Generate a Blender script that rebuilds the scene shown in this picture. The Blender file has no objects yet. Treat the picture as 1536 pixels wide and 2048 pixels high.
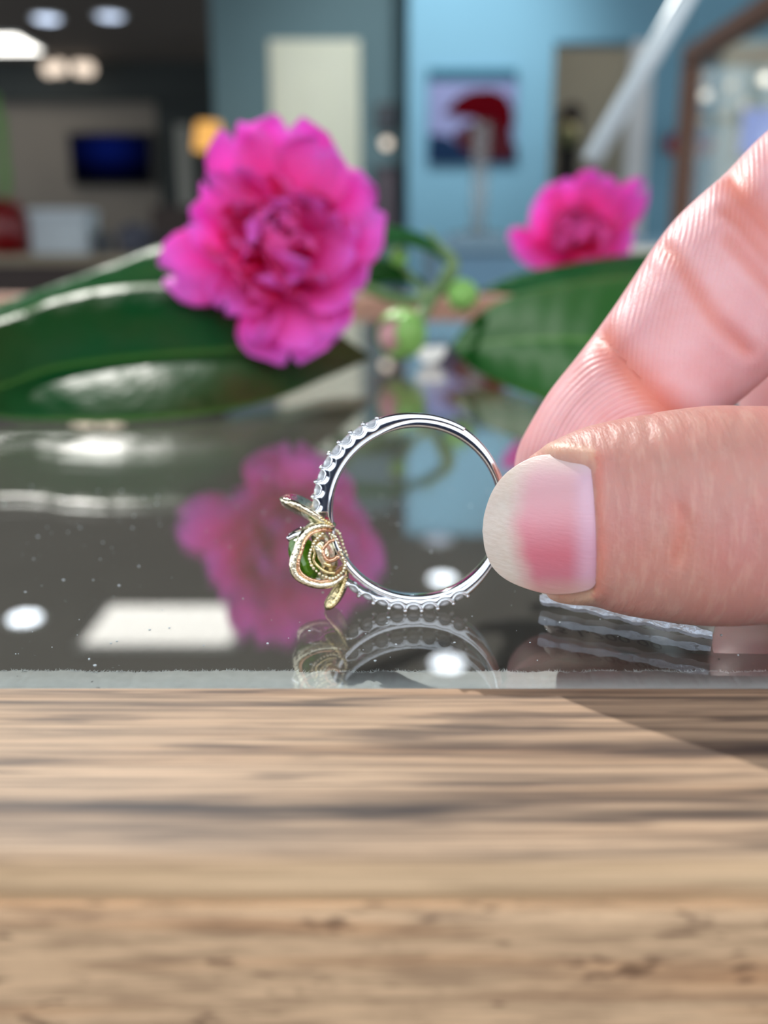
import bpy, math, random
import numpy as np
from mathutils import Vector

sc = bpy.context.scene
MM = 0.001
# ------------------------------------------------------------------ camera (all lengths below are millimetres)
FPX = 1900.0
PITCH = math.radians(15.4)
CH = 35.4
cam_d = bpy.data.cameras.new('camera')
cam = bpy.data.objects.new('camera', cam_d)
sc.collection.objects.link(cam)
cam.location = (0, 0, CH * MM)
cam.rotation_euler = (math.radians(90) - PITCH, 0, 0)
cam_d.sensor_fit = 'VERTICAL'
cam_d.sensor_height = 36
cam_d.sensor_width = 27
cam_d.lens = 36 * FPX / 2048
cam_d.clip_start = 0.005
cam_d.clip_end = 60
cam_d.dof.use_dof = True
cam_d.dof.focus_distance = 0.0885
cam_d.dof.aperture_fstop = cam_d.lens / 1.95
sc.camera = cam

# ------------------------------------------------------------------ world, key lamp, exposure
sc.view_settings.view_transform = 'Standard'
sc.view_settings.look = 'None'
sc.view_settings.exposure = 0.0
sc.view_settings.gamma = 1.0
sc.view_settings.use_curve_mapping = False
world = bpy.data.worlds.new('daylight')
sc.world = world
world.use_nodes = True
bg = world.node_tree.nodes['Background']
bg.inputs[0].default_value = (0.86, 0.93, 1.0, 1)
bg.inputs[1].default_value = 2.35


def lamp(name, kind, loc, energy, color=(1, 1, 1), target=None, size=None, **kw):
    d = bpy.data.lights.new(name, kind)
    d.energy = energy
    d.color = color
    for k, v in kw.items():
        setattr(d, k, v)
    if size is not None:
        if kind == 'AREA':
            d.size = size
        else:
            d.shadow_soft_size = size
    o = bpy.data.objects.new(name, d)
    sc.collection.objects.link(o)
    o.location = [v * MM for v in loc]
    if target is not None:
        v = Vector([(target[i] - loc[i]) for i in range(3)])
        o.rotation_euler = v.to_track_quat('-Z', 'Y').to_euler()
    return o


# the hard light that throws the hand's shadow towards the front of the counter
lamp('key_spotlight', 'SPOT', (-600, 1540, 1300), 165, (1, 0.96, 0.91), (0, 150, 0), 0.012, spot_size=math.radians(40), spot_blend=0.4)
# unseen lamps added to light the back room and the blue wall
lamp('back_room_fill', 'POINT', (1300, 5500, 1150), 7, (1, 0.95, 0.88), None, 0.1)
lamp('blue_wall_fill', 'SPOT', (300, 3550, 1290), 52, (0.95, 0.98, 1), (260, 4600, 860), 0.05, spot_size=math.radians(84), spot_blend=0.8)

# ------------------------------------------------------------------ helpers
CO, SI = math.cos(PITCH), math.sin(PITCH)


def P(x, y, d):
    """point seen at photo pixel (x, y) at depth d along the optical axis"""
    u, v = (x - 768) / FPX * d, (1024 - y) / FPX * d
    return np.array([u, d * CO + v * SI, CH - d * SI + v * CO])


def G(x, y, z=0.0):
    r = P(x, y, 1.0) - np.array([0, 0, CH])
    return np.array([0, 0, CH]) + r * ((z - CH) / r[2])


def W(x, y, Y):
    r = P(x, y, 1.0) - np.array([0, 0, CH])
    return np.array([0, 0, CH]) + r * (Y / r[1])


def camv(v):
    """camera-frame direction (right, up, away) to world"""
    return np.array([v[0], v[2] * CO + v[1] * SI, -v[2] * SI + v[1] * CO])


def col(r, g, b):
    f = lambda c: (c / 255 / 12.92) if c / 255 <= 0.04045 else ((c / 255 + 0.055) / 1.055) ** 2.4
    return (f(r), f(g), f(b), 1)


WL = {}


def tag(o, label=None, cat=None, group=None, kind=None):
    if label: o['label'] = label
    if cat: o['category'] = cat
    if group: o['group'] = group
    if kind: o['kind'] = kind
    return o


def empty(name, loc, label, cat, group=None):
    o = bpy.data.objects.new(name, None)
    o.empty_display_size = 0.01
    o.location = [v * MM for v in loc]
    sc.collection.objects.link(o)
    WL[o.name] = np.array(loc, float)
    return tag(o, label, cat, group)


class MB:
    def __init__(self):
        self.v, self.f = [], []
        self.n = 0

    def add(self, v, f):
        v = np.asarray(v, float).reshape(-1, 3)
        self.v.append(v)
        self.f += [tuple(int(i) + self.n for i in q) for q in f]
        self.n += len(v)
        return self

    def box(self, a, b, R=None, c=None):
        a, b = np.array(a, float), np.array(b, float)
        p = np.array([[(a[0], b[0])[i], (a[1], b[1])[j], (a[2], b[2])[k]] for k in (0, 1) for j in (0, 1) for i in (0, 1)])
        return self.add(p, [(0, 2, 3, 1), (4, 5, 7, 6), (0, 1, 5, 4), (2, 6, 7, 3), (0, 4, 6, 2), (1, 3, 7, 5)])

    def bevbox(self, a, b, r):
        """box with chamfered vertical and horizontal edges (three stacked rings)"""
        a, b = np.array(a, float), np.array(b, float)
        rings = []
        for z, s in ((a[2], r), (a[2] + r, 0), (b[2] - r, 0), (b[2], r)):
            x0, x1, y0, y1 = a[0] + s, b[0] - s, a[1] + s, b[1] - s
            rings.append([(x0 + r, y0, z), (x1 - r, y0, z), (x1, y0 + r, z), (x1, y1 - r, z), (x1 - r, y1, z), (x0 + r, y1, z), (x0, y1 - r, z), (x0, y0 + r, z)])
        v = np.array(rings).reshape(-1, 3)
        f = [tuple(range(7, -1, -1)), tuple(range(24, 32))]
        for k in range(3):
            for i in range(8):
                j = (i + 1) % 8
                f.append((k * 8 + i, k * 8 + j, k * 8 + 8 + j, k * 8 + 8 + i))
        return self.add(v, f)

    def tube(self, pts, r, n=10, flat=None, caps=True):
        """tube along points; r scalar or list; flat=(axis vector, ratio) squashes the section along axis"""
        pts = np.asarray(pts, float)
        m = len(pts)
        r = np.ones(m) * r if np.isscalar(r) else np.asarray(r, float)
        T = np.gradient(pts, axis=0)
        T /= np.linalg.norm(T, axis=1)[:, None] + 1e-12
        ref = np.array([0, 0, 1.0]) if abs(T[0][2]) < 0.9 else np.array([1.0, 0, 0])
        A = np.cross(T[0], ref)
        A /= np.linalg.norm(A)
        ang = np.linspace(0, 2 * np.pi, n, endpoint=False)
        V = []
        for i in range(m):
            A = A - T[i] * (A @ T[i])
            A /= np.linalg.norm(A)
            B = np.cross(T[i], A)
            o = np.outer(np.cos(ang), A) + np.outer(np.sin(ang), B)
            if flat is not None:
                ax = flat[0] / np.linalg.norm(flat[0])
                o = o + np.outer(o @ ax, ax) * (flat[1] - 1)
            V.append(pts[i] + o * r[i])
        f = []
        for i in range(m - 1):
            for k in range(n):
                q = (k + 1) % n
                f.append((i * n + k, i * n + q, (i + 1) * n + q, (i + 1) * n + k))
        V = np.concatenate(V)
        if caps:
            f.append(tuple(range(n - 1, -1, -1)))
            f.append(tuple(range((m - 1) * n, m * n)))
        return self.add(V, f)

    def lathe(self, prof, c, n=24, axis=(0, 0, 1)):
        """profile [(r, h)] around axis through c"""
        ax = np.array(axis, float); ax /= np.linalg.norm(ax)
        ref = np.array([1.0, 0, 0]) if abs(ax[0]) < 0.9 else np.array([0, 1.0, 0])
        A = np.cross(ax, ref); A /= np.linalg.norm(A)
        B = np.cross(ax, A)
        ang = np.linspace(0, 2 * np.pi, n, endpoint=False)
        V = [np.array(c) + ax * h + r * (np.outer(np.cos(ang), A) + np.outer(np.sin(ang), B)) for r, h in prof]
        f = []
        m = len(prof)
        for i in range(m - 1):
            for k in range(n):
                q = (k + 1) % n
                f.append((i * n + k, i * n + q, (i + 1) * n + q, (i + 1) * n + k))
        f.append(tuple(range(n - 1, -1, -1)))
        f.append(tuple(range((m - 1) * n, m * n)))
        return self.add(np.concatenate(V), f)

    def ball(self, c, r, n=10, m=7, R=None):
        r = np.ones(3) * r
        V = []
        for i in range(m + 1):
            t = np.pi * i / m
            for k in range(n):
                p = 2 * np.pi * k / n
                V.append((np.sin(t) * np.cos(p) * r[0], np.sin(t) * np.sin(p) * r[1], np.cos(t) * r[2]))
        V = np.array(V)
        if R is not None:
            V = V @ np.array(R)
        f = []
        for i in range(m):
            for k in range(n):
                q = (k + 1) % n
                if i == 0: f.append((0, (i + 1) * n + k, (i + 1) * n + q))
                elif i == m - 1: f.append((i * n + k, m * n, i * n + q))
                else: f.append((i * n + k, (i + 1) * n + k, (i + 1) * n + q, i * n + q))
        return self.add(V + np.array(c), f)

    def prism(self, pts, off):
        """extrude a closed 3D polygon by an offset vector"""
        pts = np.asarray(pts, float)
        n = len(pts)
        v = np.concatenate([pts, pts + np.array(off)])
        f = [tuple(range(n - 1, -1, -1)), tuple(range(n, 2 * n))]
        f += [(i, (i + 1) % n, n + (i + 1) % n, n + i) for i in range(n)]
        return self.add(v, f)

    def grid(self, V, closed_u=False):
        V = np.asarray(V, float)
        a, b = V.shape[:2]
        f = []
        for i in range(a - 1):
            for j in range(b if closed_u else b - 1):
                q = (j + 1) % b
                f.append((i * b + j, i * b + q, (i + 1) * b + q, (i + 1) * b + j))
        return self.add(V.reshape(-1, 3), f)

    def build(self, name, mat, parent=None, smooth=True, label=None, cat=None, group=None, kind=None, attrs=None, solid=None, fixn=True):
        V = np.concatenate(self.v)
        used = np.unique([i for q in self.f for i in q])
        if len(used) != len(V):
            mp = -np.ones(len(V), int); mp[used] = np.arange(len(used))
            V = V[used]
            self.f = [tuple(mp[i] for i in q) for q in self.f]
            if attrs: attrs = {k: a[used] for k, a in attrs.items()}
        if parent is not None:
            base = WL[parent.name]
        else:
            base = np.array([(V[:, 0].min() + V[:, 0].max()) / 2, (V[:, 1].min() + V[:, 1].max()) / 2, V[:, 2].min()])
        me = bpy.data.meshes.new(name)
        me.from_pydata(((V - base) * MM).tolist(), [], [list(map(int, q)) for q in self.f])
        if fixn:
            import bmesh
            bm = bmesh.new(); bm.from_mesh(me)
            bmesh.ops.recalc_face_normals(bm, faces=bm.faces[:])
            bm.to_mesh(me); bm.free()
        me.polygons.foreach_set('use_smooth', [smooth] * len(me.polygons))
        if attrs:
            for k, a in attrs.items():
                a = np.asarray(a, np.float32)
                if a.ndim == 1:
                    t = me.attributes.new(k, 'FLOAT', 'POINT'); t.data.foreach_set('value', a)
                else:
                    t = me.attributes.new(k, 'FLOAT_COLOR', 'POINT')
                    t.data.foreach_set('color', np.concatenate([a, np.ones((len(a), 1), np.float32)], 1).ravel())
        if mat: me.materials.append(mat)
        me.update()
        o = bpy.data.objects.new(name, me)
        sc.collection.objects.link(o)
        if parent is not None:
            o.parent = parent
            WL[o.name] = base
        else:
            o.location = base * MM
            WL[o.name] = base
        if solid:
            s = o.modifiers.new('thickness', 'SOLIDIFY')
            s.thickness = solid * MM
            s.offset = 0
        return tag(o, label, cat, group, kind)


def spline(pts, n):
    """Catmull-Rom through points (any dimension), n samples"""
    p = np.asarray(pts, float)
    q = np.vstack([2 * p[0] - p[1], p, 2 * p[-1] - p[-2]])
    m = len(p) - 1
    out = []
    for t in np.linspace(0, m - 1e-9, n):
        i = int(t); u = t - i
        a, b, c, d = q[i], q[i + 1], q[i + 2], q[i + 3]
        out.append(0.5 * ((2 * b) + (c - a) * u + (2 * a - 5 * b + 4 * c - d) * u * u + (3 * b - a - 3 * c + d) * u ** 3))
    return np.array(out)


# ------------------------------------------------------------------ materials
class NT:
    def __init__(self, name):
        self.m = bpy.data.materials.new(name)
        self.m.use_nodes = True
        self.t = self.m.node_tree
        self.t.nodes.clear()
        self.out = self.t.nodes.new('ShaderNodeOutputMaterial')

    def n(self, kind, ins=None, **kw):
        o = self.t.nodes.new('ShaderNode' + kind)
        for k, v in kw.items(): setattr(o, k, v)
        for k, v in (ins or {}).items():
            if hasattr(v, 'is_linked') or hasattr(v, 'links'):
                self.t.links.new(v, o.inputs[k])
            else:
                o.inputs[k].default_value = v
        return o

    def noise(self, vec, scale, detail=3, rough=0.5, dist=0.0):
        return self.n('TexNoise', {'Vector': vec, 'Scale': scale, 'Detail': detail, 'Roughness': rough, 'Distortion': dist}).outputs['Fac']

    def coords(self, scale=(1, 1, 1), loc=(0, 0, 0)):
        c = self.n('TexCoord').outputs['Object']
        return self.n('Mapping', {'Vector': c, 'Scale': scale, 'Location': loc}).outputs[0]

    def ramp(self, fac, stops):
        r = self.n('ValToRGB', {'Fac': fac})
        e = r.color_ramp.elements
        while len(e) < len(stops): e.new(0.5)
        for el, (p, c) in zip(e, stops):
            el.position = p
            el.color = c if not np.isscalar(c) else (c, c, c, 1)
        return r.outputs[0]

    def math(self, op, a, b=0.0, c=0.0, clamp=False):
        return self.n('Math', {0: a, 1: b, 2: c}, operation=op, use_clamp=clamp).outputs[0]

    def mix(self, fac, a, b, mode='MIX'):
        o = self.n('Mix', {}, data_type='RGBA', blend_type=mode)
        for i, v in ((0, fac), (6, a), (7, b)):
            if hasattr(v, 'links'): self.t.links.new(v, o.inputs[i])
            else: o.inputs[i].default_value = v
        return o.outputs[2]

    def bump(self, h, dist, strength=1.0):
        return self.n('Bump', {'Height': h, 'Distance': dist, 'Strength': strength}).outputs[0]

    def attr(self, name, out='Fac'):
        return self.n('Attribute', {}, attribute_name=name).outputs[out]

    def pbsdf(self, ins):
        b = self.n('BsdfPrincipled', ins)
        self.t.links.new(b.outputs[0], self.out.inputs[0])
        return self.m

    def surf(self, s):
        self.t.links.new(s, self.out.inputs[0])
        return self.m


def plain(name, c, rough=0.6, metal=0.0, var=0.12, scale=40.0, **ins):
    k = NT(name)
    f = k.noise(k.coords(), scale, 2)
    cc = k.mix(f, tuple(v * (1 - var) for v in c[:3]) + (1,), tuple(min(1, v * (1 + var)) for v in c[:3]) + (1,))
    d = {'Base Color': cc, 'Roughness': rough, 'Metallic': metal}
    d.update(ins)
    return k.pbsdf(d)


def glow(name, c, strength):
    k = NT(name)
    return k.surf(k.n('Emission', {'Color': c, 'Strength': strength}).outputs[0])


def thin_glass(name, tint=(0.96, 0.975, 0.975, 1), film=0.0, filmcol=(0.5, 0.55, 0.55, 1)):
    """pane with a Fresnel mirror on both faces and straight transmission"""
    k = NT(name)
    bf = k.n('NewGeometry').outputs['Backfacing']
    ior = k.math('MULTIPLY_ADD', bf, 1 / 1.62 - 1.62, 1.62)
    fr = k.n('Fresnel', {'IOR': ior}).outputs[0]
    tr = k.n('BsdfTransparent', {'Color': tint}).outputs[0]
    if film:
        df = k.n('BsdfDiffuse', {'Color': filmcol}).outputs[0]
        tr = k.n('MixShader', {0: film, 1: tr, 2: df}).outputs[0]
    gl = k.n('BsdfGlossy', {'Color': (1, 1, 1, 1), 'Roughness': 0.0}).outputs[0]
    return k.surf(k.n('MixShader', {0: fr, 1: tr, 2: gl}).outputs[0])


# wood of the counter rail: grain runs along x
def wood(name, fx, streak, speck, light, mid, dark, rough, bands=(), warm=None, grain=.55, hairs=.38, spk=.6, st=(.57, .68)):
    k = NT(name)
    c = k.n('TexCoord').outputs['Object']
    warp = k.n('TexNoise', {'Vector': k.n('Mapping', {'Vector': c, 'Scale': (18, 60, 60)}).outputs[0], 'Scale': 1.0, 'Detail': 2})
    v = k.n('VectorMath', {0: c, 1: k.n('VectorMath', {0: warp.outputs['Color'], 1: (0.0, 0.0012, 0.0008)}, operation='MULTIPLY').outputs[0]}, operation='ADD').outputs[0]
    mp = lambda s: k.n('Mapping', {'Vector': v, 'Scale': s}).outputs[0]
    broad = k.noise(mp((11, 230, 230)), 1.0, 3, 0.55)
    hair = k.noise(mp((fx * 1.6, streak * 2.6, streak * 2.6)), 1.0, 2, 0.6)
    fine = k.noise(mp((fx, streak, streak)), 1.0, 4, 0.65)
    cc = k.ramp(broad, [(0.30, mid), (0.5, light), (0.62, light), (0.78, mid)])
    g = k.ramp(fine, [(0.38, 1.0), (0.56, 0.0)])
    cc = k.mix(k.math('MULTIPLY', g, grain), cc, dark)
    cc = k.mix(k.math('MULTIPLY', k.ramp(hair, [(.50, 0.0), (.64, 1.0)]), hairs), cc, dark)
    sp = k.noise(mp(speck), 1.0, 2, 0.5)
    s = k.ramp(sp, [(st[0], 0.0), (st[1], 1.0)])
    cc = k.mix(k.math('MULTIPLY', s, spk), cc, dark)
    sep = k.n('SeparateXYZ', {0: v})
    for y0, wd, amt, xs, xe, sl in bands:
        d = k.math('SUBTRACT', k.math('MULTIPLY_ADD', sep.outputs[0], sl, sep.outputs[1]), y0)
        d = k.math('ABSOLUTE', d)
        b = k.n('MapRange', {0: d, 1: wd * 0.35, 2: wd, 3: 1.0, 4: 0.0}, interpolation_type='SMOOTHSTEP').outputs[0]
        bx = k.n('MapRange', {0: sep.outputs[0], 1: xs, 2: xe, 3: 0.0, 4: 1.0}, interpolation_type='SMOOTHSTEP').outputs[0]
        br = k.n('MapRange', {0: k.noise(mp((45, 700, 700)), 1.0, 3), 1: 0.32, 2: 0.62, 3: 0.15, 4: 1.0}).outputs[0]
        b = k.math('MULTIPLY', k.math('MULTIPLY', b, bx), k.math('MULTIPLY', br, amt))
        cc = k.mix(b, cc, dark)
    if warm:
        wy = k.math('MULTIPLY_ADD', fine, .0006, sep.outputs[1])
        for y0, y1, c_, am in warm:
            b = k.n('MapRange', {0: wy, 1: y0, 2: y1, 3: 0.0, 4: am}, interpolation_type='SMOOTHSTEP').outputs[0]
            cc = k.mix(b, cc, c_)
    bp = k.bump(fine, 0.00015, 0.35)
    return k.pbsdf({'Base Color': cc, 'Roughness': rough, 'Normal': bp, 'Specular IOR Level': 0.3})


M = {}
M['glass'] = thin_glass('counter_glass')
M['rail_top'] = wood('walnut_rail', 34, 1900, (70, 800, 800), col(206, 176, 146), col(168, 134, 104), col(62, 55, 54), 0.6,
                     bands=((-0.0052, 0.0021, 1.1, 0.034, 0.022, 0.0), (-0.0078, 0.0016, 0.6, 0.012, -0.008, 0.0),
                            (0.0027, 0.0014, 0.9, -0.004, 0.002, 0.01), (0.0050, 0.0012, 0.6, -0.006, 0.000, 0.06),
                            (0.0098, 0.0006, 0.9, 0.004, -0.006, 0.0), (0.0078, 0.0004, 0.8, -0.002, 0.004, 0.0), (0.0063, 0.0004, 0.8, -0.001, 0.006, 0.03),
                            (0.0109, 0.0003, 0.6, -1, -0.9, 0.0)),
                     warm=((-0.0095, -0.0108, col(226, 186, 140), .5), (-0.0112, -0.0118, col(170, 100, 56), .85)))  # pale band paints the edge highlight into the round-over's colour
M['rail_front'] = wood('walnut_front', 120, 1300, (300, 1150, 1150), col(226, 188, 150), col(198, 138, 92), col(98, 70, 54), 0.5, grain=.42, hairs=.28, spk=.75, st=(.62, .70))
M['wood_dark'] = plain('brown_wood', col(120, 78, 55), 0.5, scale=30)
M['wood_far'] = plain('far_rail_wood', col(168, 124, 102), 0.5)
M['interior'] = plain('case_cloth', col(88, 83, 76), 0.9)
M['felt'] = plain('grey_felt', col(196, 200, 198), 1.0, scale=900, var=0.15)

# ------------------------------------------------------------------ display counter the ring stands on
YF = 72.9          # where glass and felt meet the front rail
case = empty('display_counter', (0, 330, -980), 'glass topped jewellery counter with brown wooden front rail the ring stands on', 'counter')
MB().box((-900, YF, -1.2), (900, 600, 0)).build('glass_pane', M['glass'], case, smooth=False)
# front rail: flat top, small round-over
prof = [(YF, -8), (YF, -0.05), (YF - 0.25, 0.05), (51.2, 0.05)]
for i in range(1, 9):
    t = i / 8 * math.pi / 2
    prof.append((51.2 - 2.6 * math.sin(t), 0.05 - 1.7 * (1 - math.cos(t))))
prof += [(48.9, -2.2), (49.4, -8)]
xs = np.linspace(-900, 900, 61)
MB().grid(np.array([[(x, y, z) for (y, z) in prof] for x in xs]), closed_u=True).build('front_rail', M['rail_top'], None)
rail = bpy.data.objects['front_rail']
# re-parent keeping the rail's own origin so the grain can be laid out from it
rail.parent = case
rail.location = (WL['front_rail'] - WL[case.name]) * MM
b2 = MB()
pf = [(60, -7.9), (49.1, -2.35), (48.3, -2.6), (48.1, -3.2), (48.1, -70), (60, -70)]
b2.grid(np.array([[(x, y, z) for (y, z) in pf] for x in (-900, 900)]), closed_u=True)
fp = b2.build('front_panel', M['rail_front'], case, smooth=False)
MB().box((-900, 52, -980), (900, 66, -70)).build('lower_front', M['rail_front'], case, smooth=False)
MB().bevbox((-900, 600, -90), (900, 655, 7), 3).build('far_rail', M['wood_far'], case, smooth=False)
MB().box((-900, 74, -66), (900, 600, -60)).build('case_floor', M['interior'], case, smooth=False)
MB().box((-900, 600, -980), (900, 640, -90)).build('case_back', M['wood_dark'], case, smooth=False)
# felt strip under the glass with a fuzzy cut edge
rnd = random.Random(4)
n = 700
FE = float(G(768, 1342, -1.35)[1])
xs = np.linspace(-120, 120, n)
ed = np.array([FE + 0.12 * math.sin(x * 0.35) + 0.1 * math.sin(x * 1.3 + 1) + rnd.uniform(-.07, .07) for x in xs])
g = np.zeros((n, 4, 3))
for i, x in enumerate(xs):
    g[i] = [(x, YF + 0.05, -2.4), (x, YF + 0.05, -1.35), (x, ed[i], -1.35 - rnd.uniform(0, .1)), (x, ed[i], -2.4)]
felt = MB().grid(g, closed_u=True).build('felt_strip', M['felt'], case)
fz = MB()
for i in range(2600):
    x = rnd.uniform(-62, 62)
    y = float(np.interp(x, xs, ed)) - rnd.uniform(0, .25)
    a = rnd.uniform(-1.1, 1.1)
    L = rnd.uniform(.2, .65)
    d = np.array([math.sin(a), math.cos(a), rnd.uniform(-.1, .25)]) * L
    s = np.array([math.cos(a), -math.sin(a), 0]) * .03
    p = np.array([x, y, -1.42])
    fz.add([p - s, p + s, p + d * .6 + s * .7, p + d, p + d * .6 - s * .7], [(0, 1, 2, 3, 4)])
fz.build('felt_fuzz', M['felt'], felt, smooth=False, kind='stuff', fixn=False)
# specks of dust on the glass
ds = MB()
for i in range(260):
    Y = rnd.uniform(77, 150)
    x = rnd.uniform(-.42, .42) * Y
    r = rnd.choice([.05, .05, .07, .1, .14])
    ds.ball((x, Y, r * .35), (r * rnd.uniform(.7, 1.6), r, r * .5), 6, 4)
ds.build('dust_specks', plain('dust', col(190, 200, 205), .9), case, kind='stuff')

# ------------------------------------------------------------------ ring
RC = P(832, 1023, 96.0)
ra = math.radians(10)
RA, RB = np.array([1.0, 0, 0]), np.array([0, math.sin(ra), math.cos(ra)])
RW = np.array([0, -math.cos(ra), math.sin(ra)])
KP = 96.0 / FPX


def Rp(a, b, w=0.0): return RC + RA * a + RB * b + RW * w
def Rx(px, py, w=0.0): return Rp((px - 832) * KP, (1023 - py) * KP, w)
def Rt(deg, r, w=0.0):
    t = math.radians(deg)
    return Rp(r * math.cos(t), r * math.sin(t), w)


k = NT('white_gold'); M['white_gold'] = k.pbsdf({'Base Color': (0.86, 0.88, 0.92, 1), 'Metallic': 1.0, 'Roughness': k.n('MapRange', {0: k.noise(k.coords(), 900, 2), 3: 0.05, 4: 0.13}).outputs[0]})
def gold(name, c):
    k = NT(name)
    h = k.noise(k.coords(), 2600, 3)
    return k.pbsdf({'Base Color': c, 'Metallic': 1.0, 'Roughness': 0.16, 'Normal': k.bump(h, 0.0002, 0.55)})
M['yellow_gold'] = gold('yellow_gold', (0.86, 0.70, 0.38, 1))
M['pale_gold'] = gold('pale_gold', (0.90, 0.83, 0.62, 1))
M['rose_gold'] = gold('rose_gold', (0.88, 0.52, 0.34, 1))
k = NT('diamond'); M['diamond'] = k.pbsdf({'Base Color': (.93, .96, 1, 1), 'Roughness': 0.03, 'IOR': 2.2, 'Transmission Weight': 0.35, 'Coat Weight': 1.0, 'Coat Roughness': .02})
k = NT('green_gem'); M['green_gem'] = k.pbsdf({'Base Color': (0.16, 0.42, 0.02, 1), 'Roughness': 0.03, 'IOR': 1.65, 'Transmission Weight': 0.55, 'Specular IOR Level': 0.6})

ring = empty('engagement_ring', (RC[0], RC[1], 0), 'white gold ring with diamond band and gold flower head holding a green stone', 'ring')


def section_ring(degs, ri, ro, hw, closed):
    """swept rounded-rectangle section; ri/ro/hw are lists along degs"""
    rows = []
    for d, a, b, w in zip(degs, ri, ro, hw):
        c = min(0.28, (b - a) * 0.3)
        pr = [(a, -w + c), (a, 0), (a, w - c), (a + c * .35, w - c * .3), (a + c, w), ((a + b) / 2, w), (b - c, w), (b - c * .3, w - c * .3), (b, w - c), (b + .03, 0), (b, -w + c),
              (b - c * .3, -w + c * .3), (b - c, -w), ((a + b) / 2, -w), (a + c, -w), (a + c * .35, -w + c * .3)]
        rows.append([Rt(d, r, ww) for r, ww in pr])
    if closed: rows.append(rows[0])
    mb = MB().grid(np.array(rows), closed_u=True)
    if not closed:
        m = 16
        mb.f.append(tuple(range(m - 1, -1, -1)))
        mb.f.append(tuple(range((len(rows) - 1) * m, len(rows) * m)))
    return mb


dg = np.arange(0, 360, 2.0)
ro = np.interp(dg, [0, 30, 60, 90, 115, 175, 200, 222, 260, 310, 335, 360], [9.3, 9.3, 9.7, 9.6, 8.85, 8.82, 9.0, 9.1, 9.2, 9.5, 9.35, 9.3])
hw = np.interp(dg, [0, 90, 170, 200, 230, 300, 360], [.95, .95, 1.0, .9, .95, .95, .95])
section_ring(dg, dg * 0 + 8.45, ro, hw, True).build('band', M['white_gold'], ring)


def shoulder(d0, d1, n, first, step, ri_f, ro_f):
    degs = np.linspace(d0, d1, 180)
    cs = first + step * np.arange(n)
    ro = []
    for d in degs:
        b = ro_f(d)
        q = np.min(np.abs(cs - d)) / (abs(step) / 2)
        inside = min(cs) - abs(step) / 2 <= d <= max(cs) + abs(step) / 2
        ro.append(b - (0.62 * max(0, 1 - q * q) if inside else 0.0))
    section_ring(degs, [ri_f(d) for d in degs], ro, [0.98] * len(degs), False).build('shoulder', M['white_gold'], ring)
    for i, c in enumerate(cs):
        t = math.radians(c)
        out = RA * math.cos(t) + RB * math.sin(t)
        r0 = ro_f(c) - 0.30
        pr = [(0.02, -.55), (.45, -.25), (.70, 0.0), (.72, .06), (.55, .24), (.40, .30), (.02, .30)]
        MB().lathe(pr, Rt(c, r0), 10, out).build('diamond', M['diamond'], ring, smooth=False)
        for sg_ in (1, -1):
            u = [Rt(c + math.cos(q) * abs(step) * .44, r0 + .20 - .62 * math.sin(q), .93 * sg_) for q in np.linspace(0, math.pi, 11)]
            MB().tube(u, .10, 7).build('bezel_rim', M['white_gold'], ring)
    for i in range(n + 1):
        c = first + step * (i - .5)
        for w in (-.72, .72):
            pb = MB().ball(Rt(c, ro_f(c) + .02, w), .24, 8, 6)
            pb.build('bead_prong', M['white_gold'], ring)


roU = lambda d: float(np.interp(d, [58, 90, 118, 150, 178], [9.75, 9.9, 10.2, 10.5, 10.45]))
shoulder(60, 180, 8, 117, 8.4, lambda d: float(np.interp(d, [60, 90, 115, 178], [9.2, 9.0, 8.76, 8.74])), roU)
roL = lambda d: float(np.interp(d, [222, 235, 265, 300, 328], [10.6, 10.25, 10.05, 10.0, 9.45]))
shoulder(225, 326, 8, 231, 9.4, lambda d: float(np.interp(d, [225, 245, 260, 326], [9.75, 9.35, 8.8, 8.7])), roL)

# flower head ---------------------------------------------------
hd = math.radians(202)
HA = RA * math.cos(hd) + RB * math.sin(hd)       # outward axis of the head
HS = -RA * math.sin(hd) + RB * math.cos(hd)
GC = Rx(637, 1106)
R3 = 3.3
gem = MB()
pr = [(0.05, -2.1), (1.2, -1.4), (2.3, -.75), (3.0, -.1), (3.05, .15), (2.5, .8), (1.7, 1.15), (.05, 1.2)]
gem.lathe([(a * .84, b * 1.1) for a, b in pr], GC + HA * 1.5, 12, HA)
gem.build('green_stone', M['green_gem'], ring, smooth=False)
MB().lathe([(.6, -1.9), (1.9, -1.5), (2.5, -.6), (2.75, -.5), (2.0, -1.7), (.6, -2.15)], GC + HA * .4, 20, HA).build('gem_cup', M['pale_gold'], ring)


def blade(p0, p1, thick, wide, bend, name, mat):
    """elongated petal: from p0 to p1 in the ring plane, wide across the ring's width"""
    p0, p1 = Rx(*p0), Rx(*p1)
    ax = p1 - p0
    L = np.linalg.norm(ax); ax /= L
    nr = np.cross(ax, RW); nr /= np.linalg.norm(nr)
    rows = []
    for t in np.linspace(0, 1, 16):
        s = (0.45 + 0.55 * math.sin(min(1, t * 1.7) * math.pi / 2)) * math.sqrt(max(0.02, 1 - max(0, (t - .72) / .28) ** 2))
        c = p0 + ax * L * t + nr * bend * math.sin(math.pi * t)
        row = []
        for q in np.linspace(0, 2 * math.pi, 18, endpoint=False):
            ww = math.cos(q) * wide * s
            th = math.sin(q) * thick * s * (1 + .25 * math.cos(3 * q)) + .28 * (ww / wide) ** 2 * math.copysign(1, bend)
            row.append(c + RW * ww + nr * th)
        rows.append(row)
    mb = MB().grid(np.array(rows), closed_u=True)
    mb.f.append(tuple(range(17, -1, -1))); mb.f.append(tuple(range(15 * 18, 16 * 18)))
    return mb.build(name, mat, ring)


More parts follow.
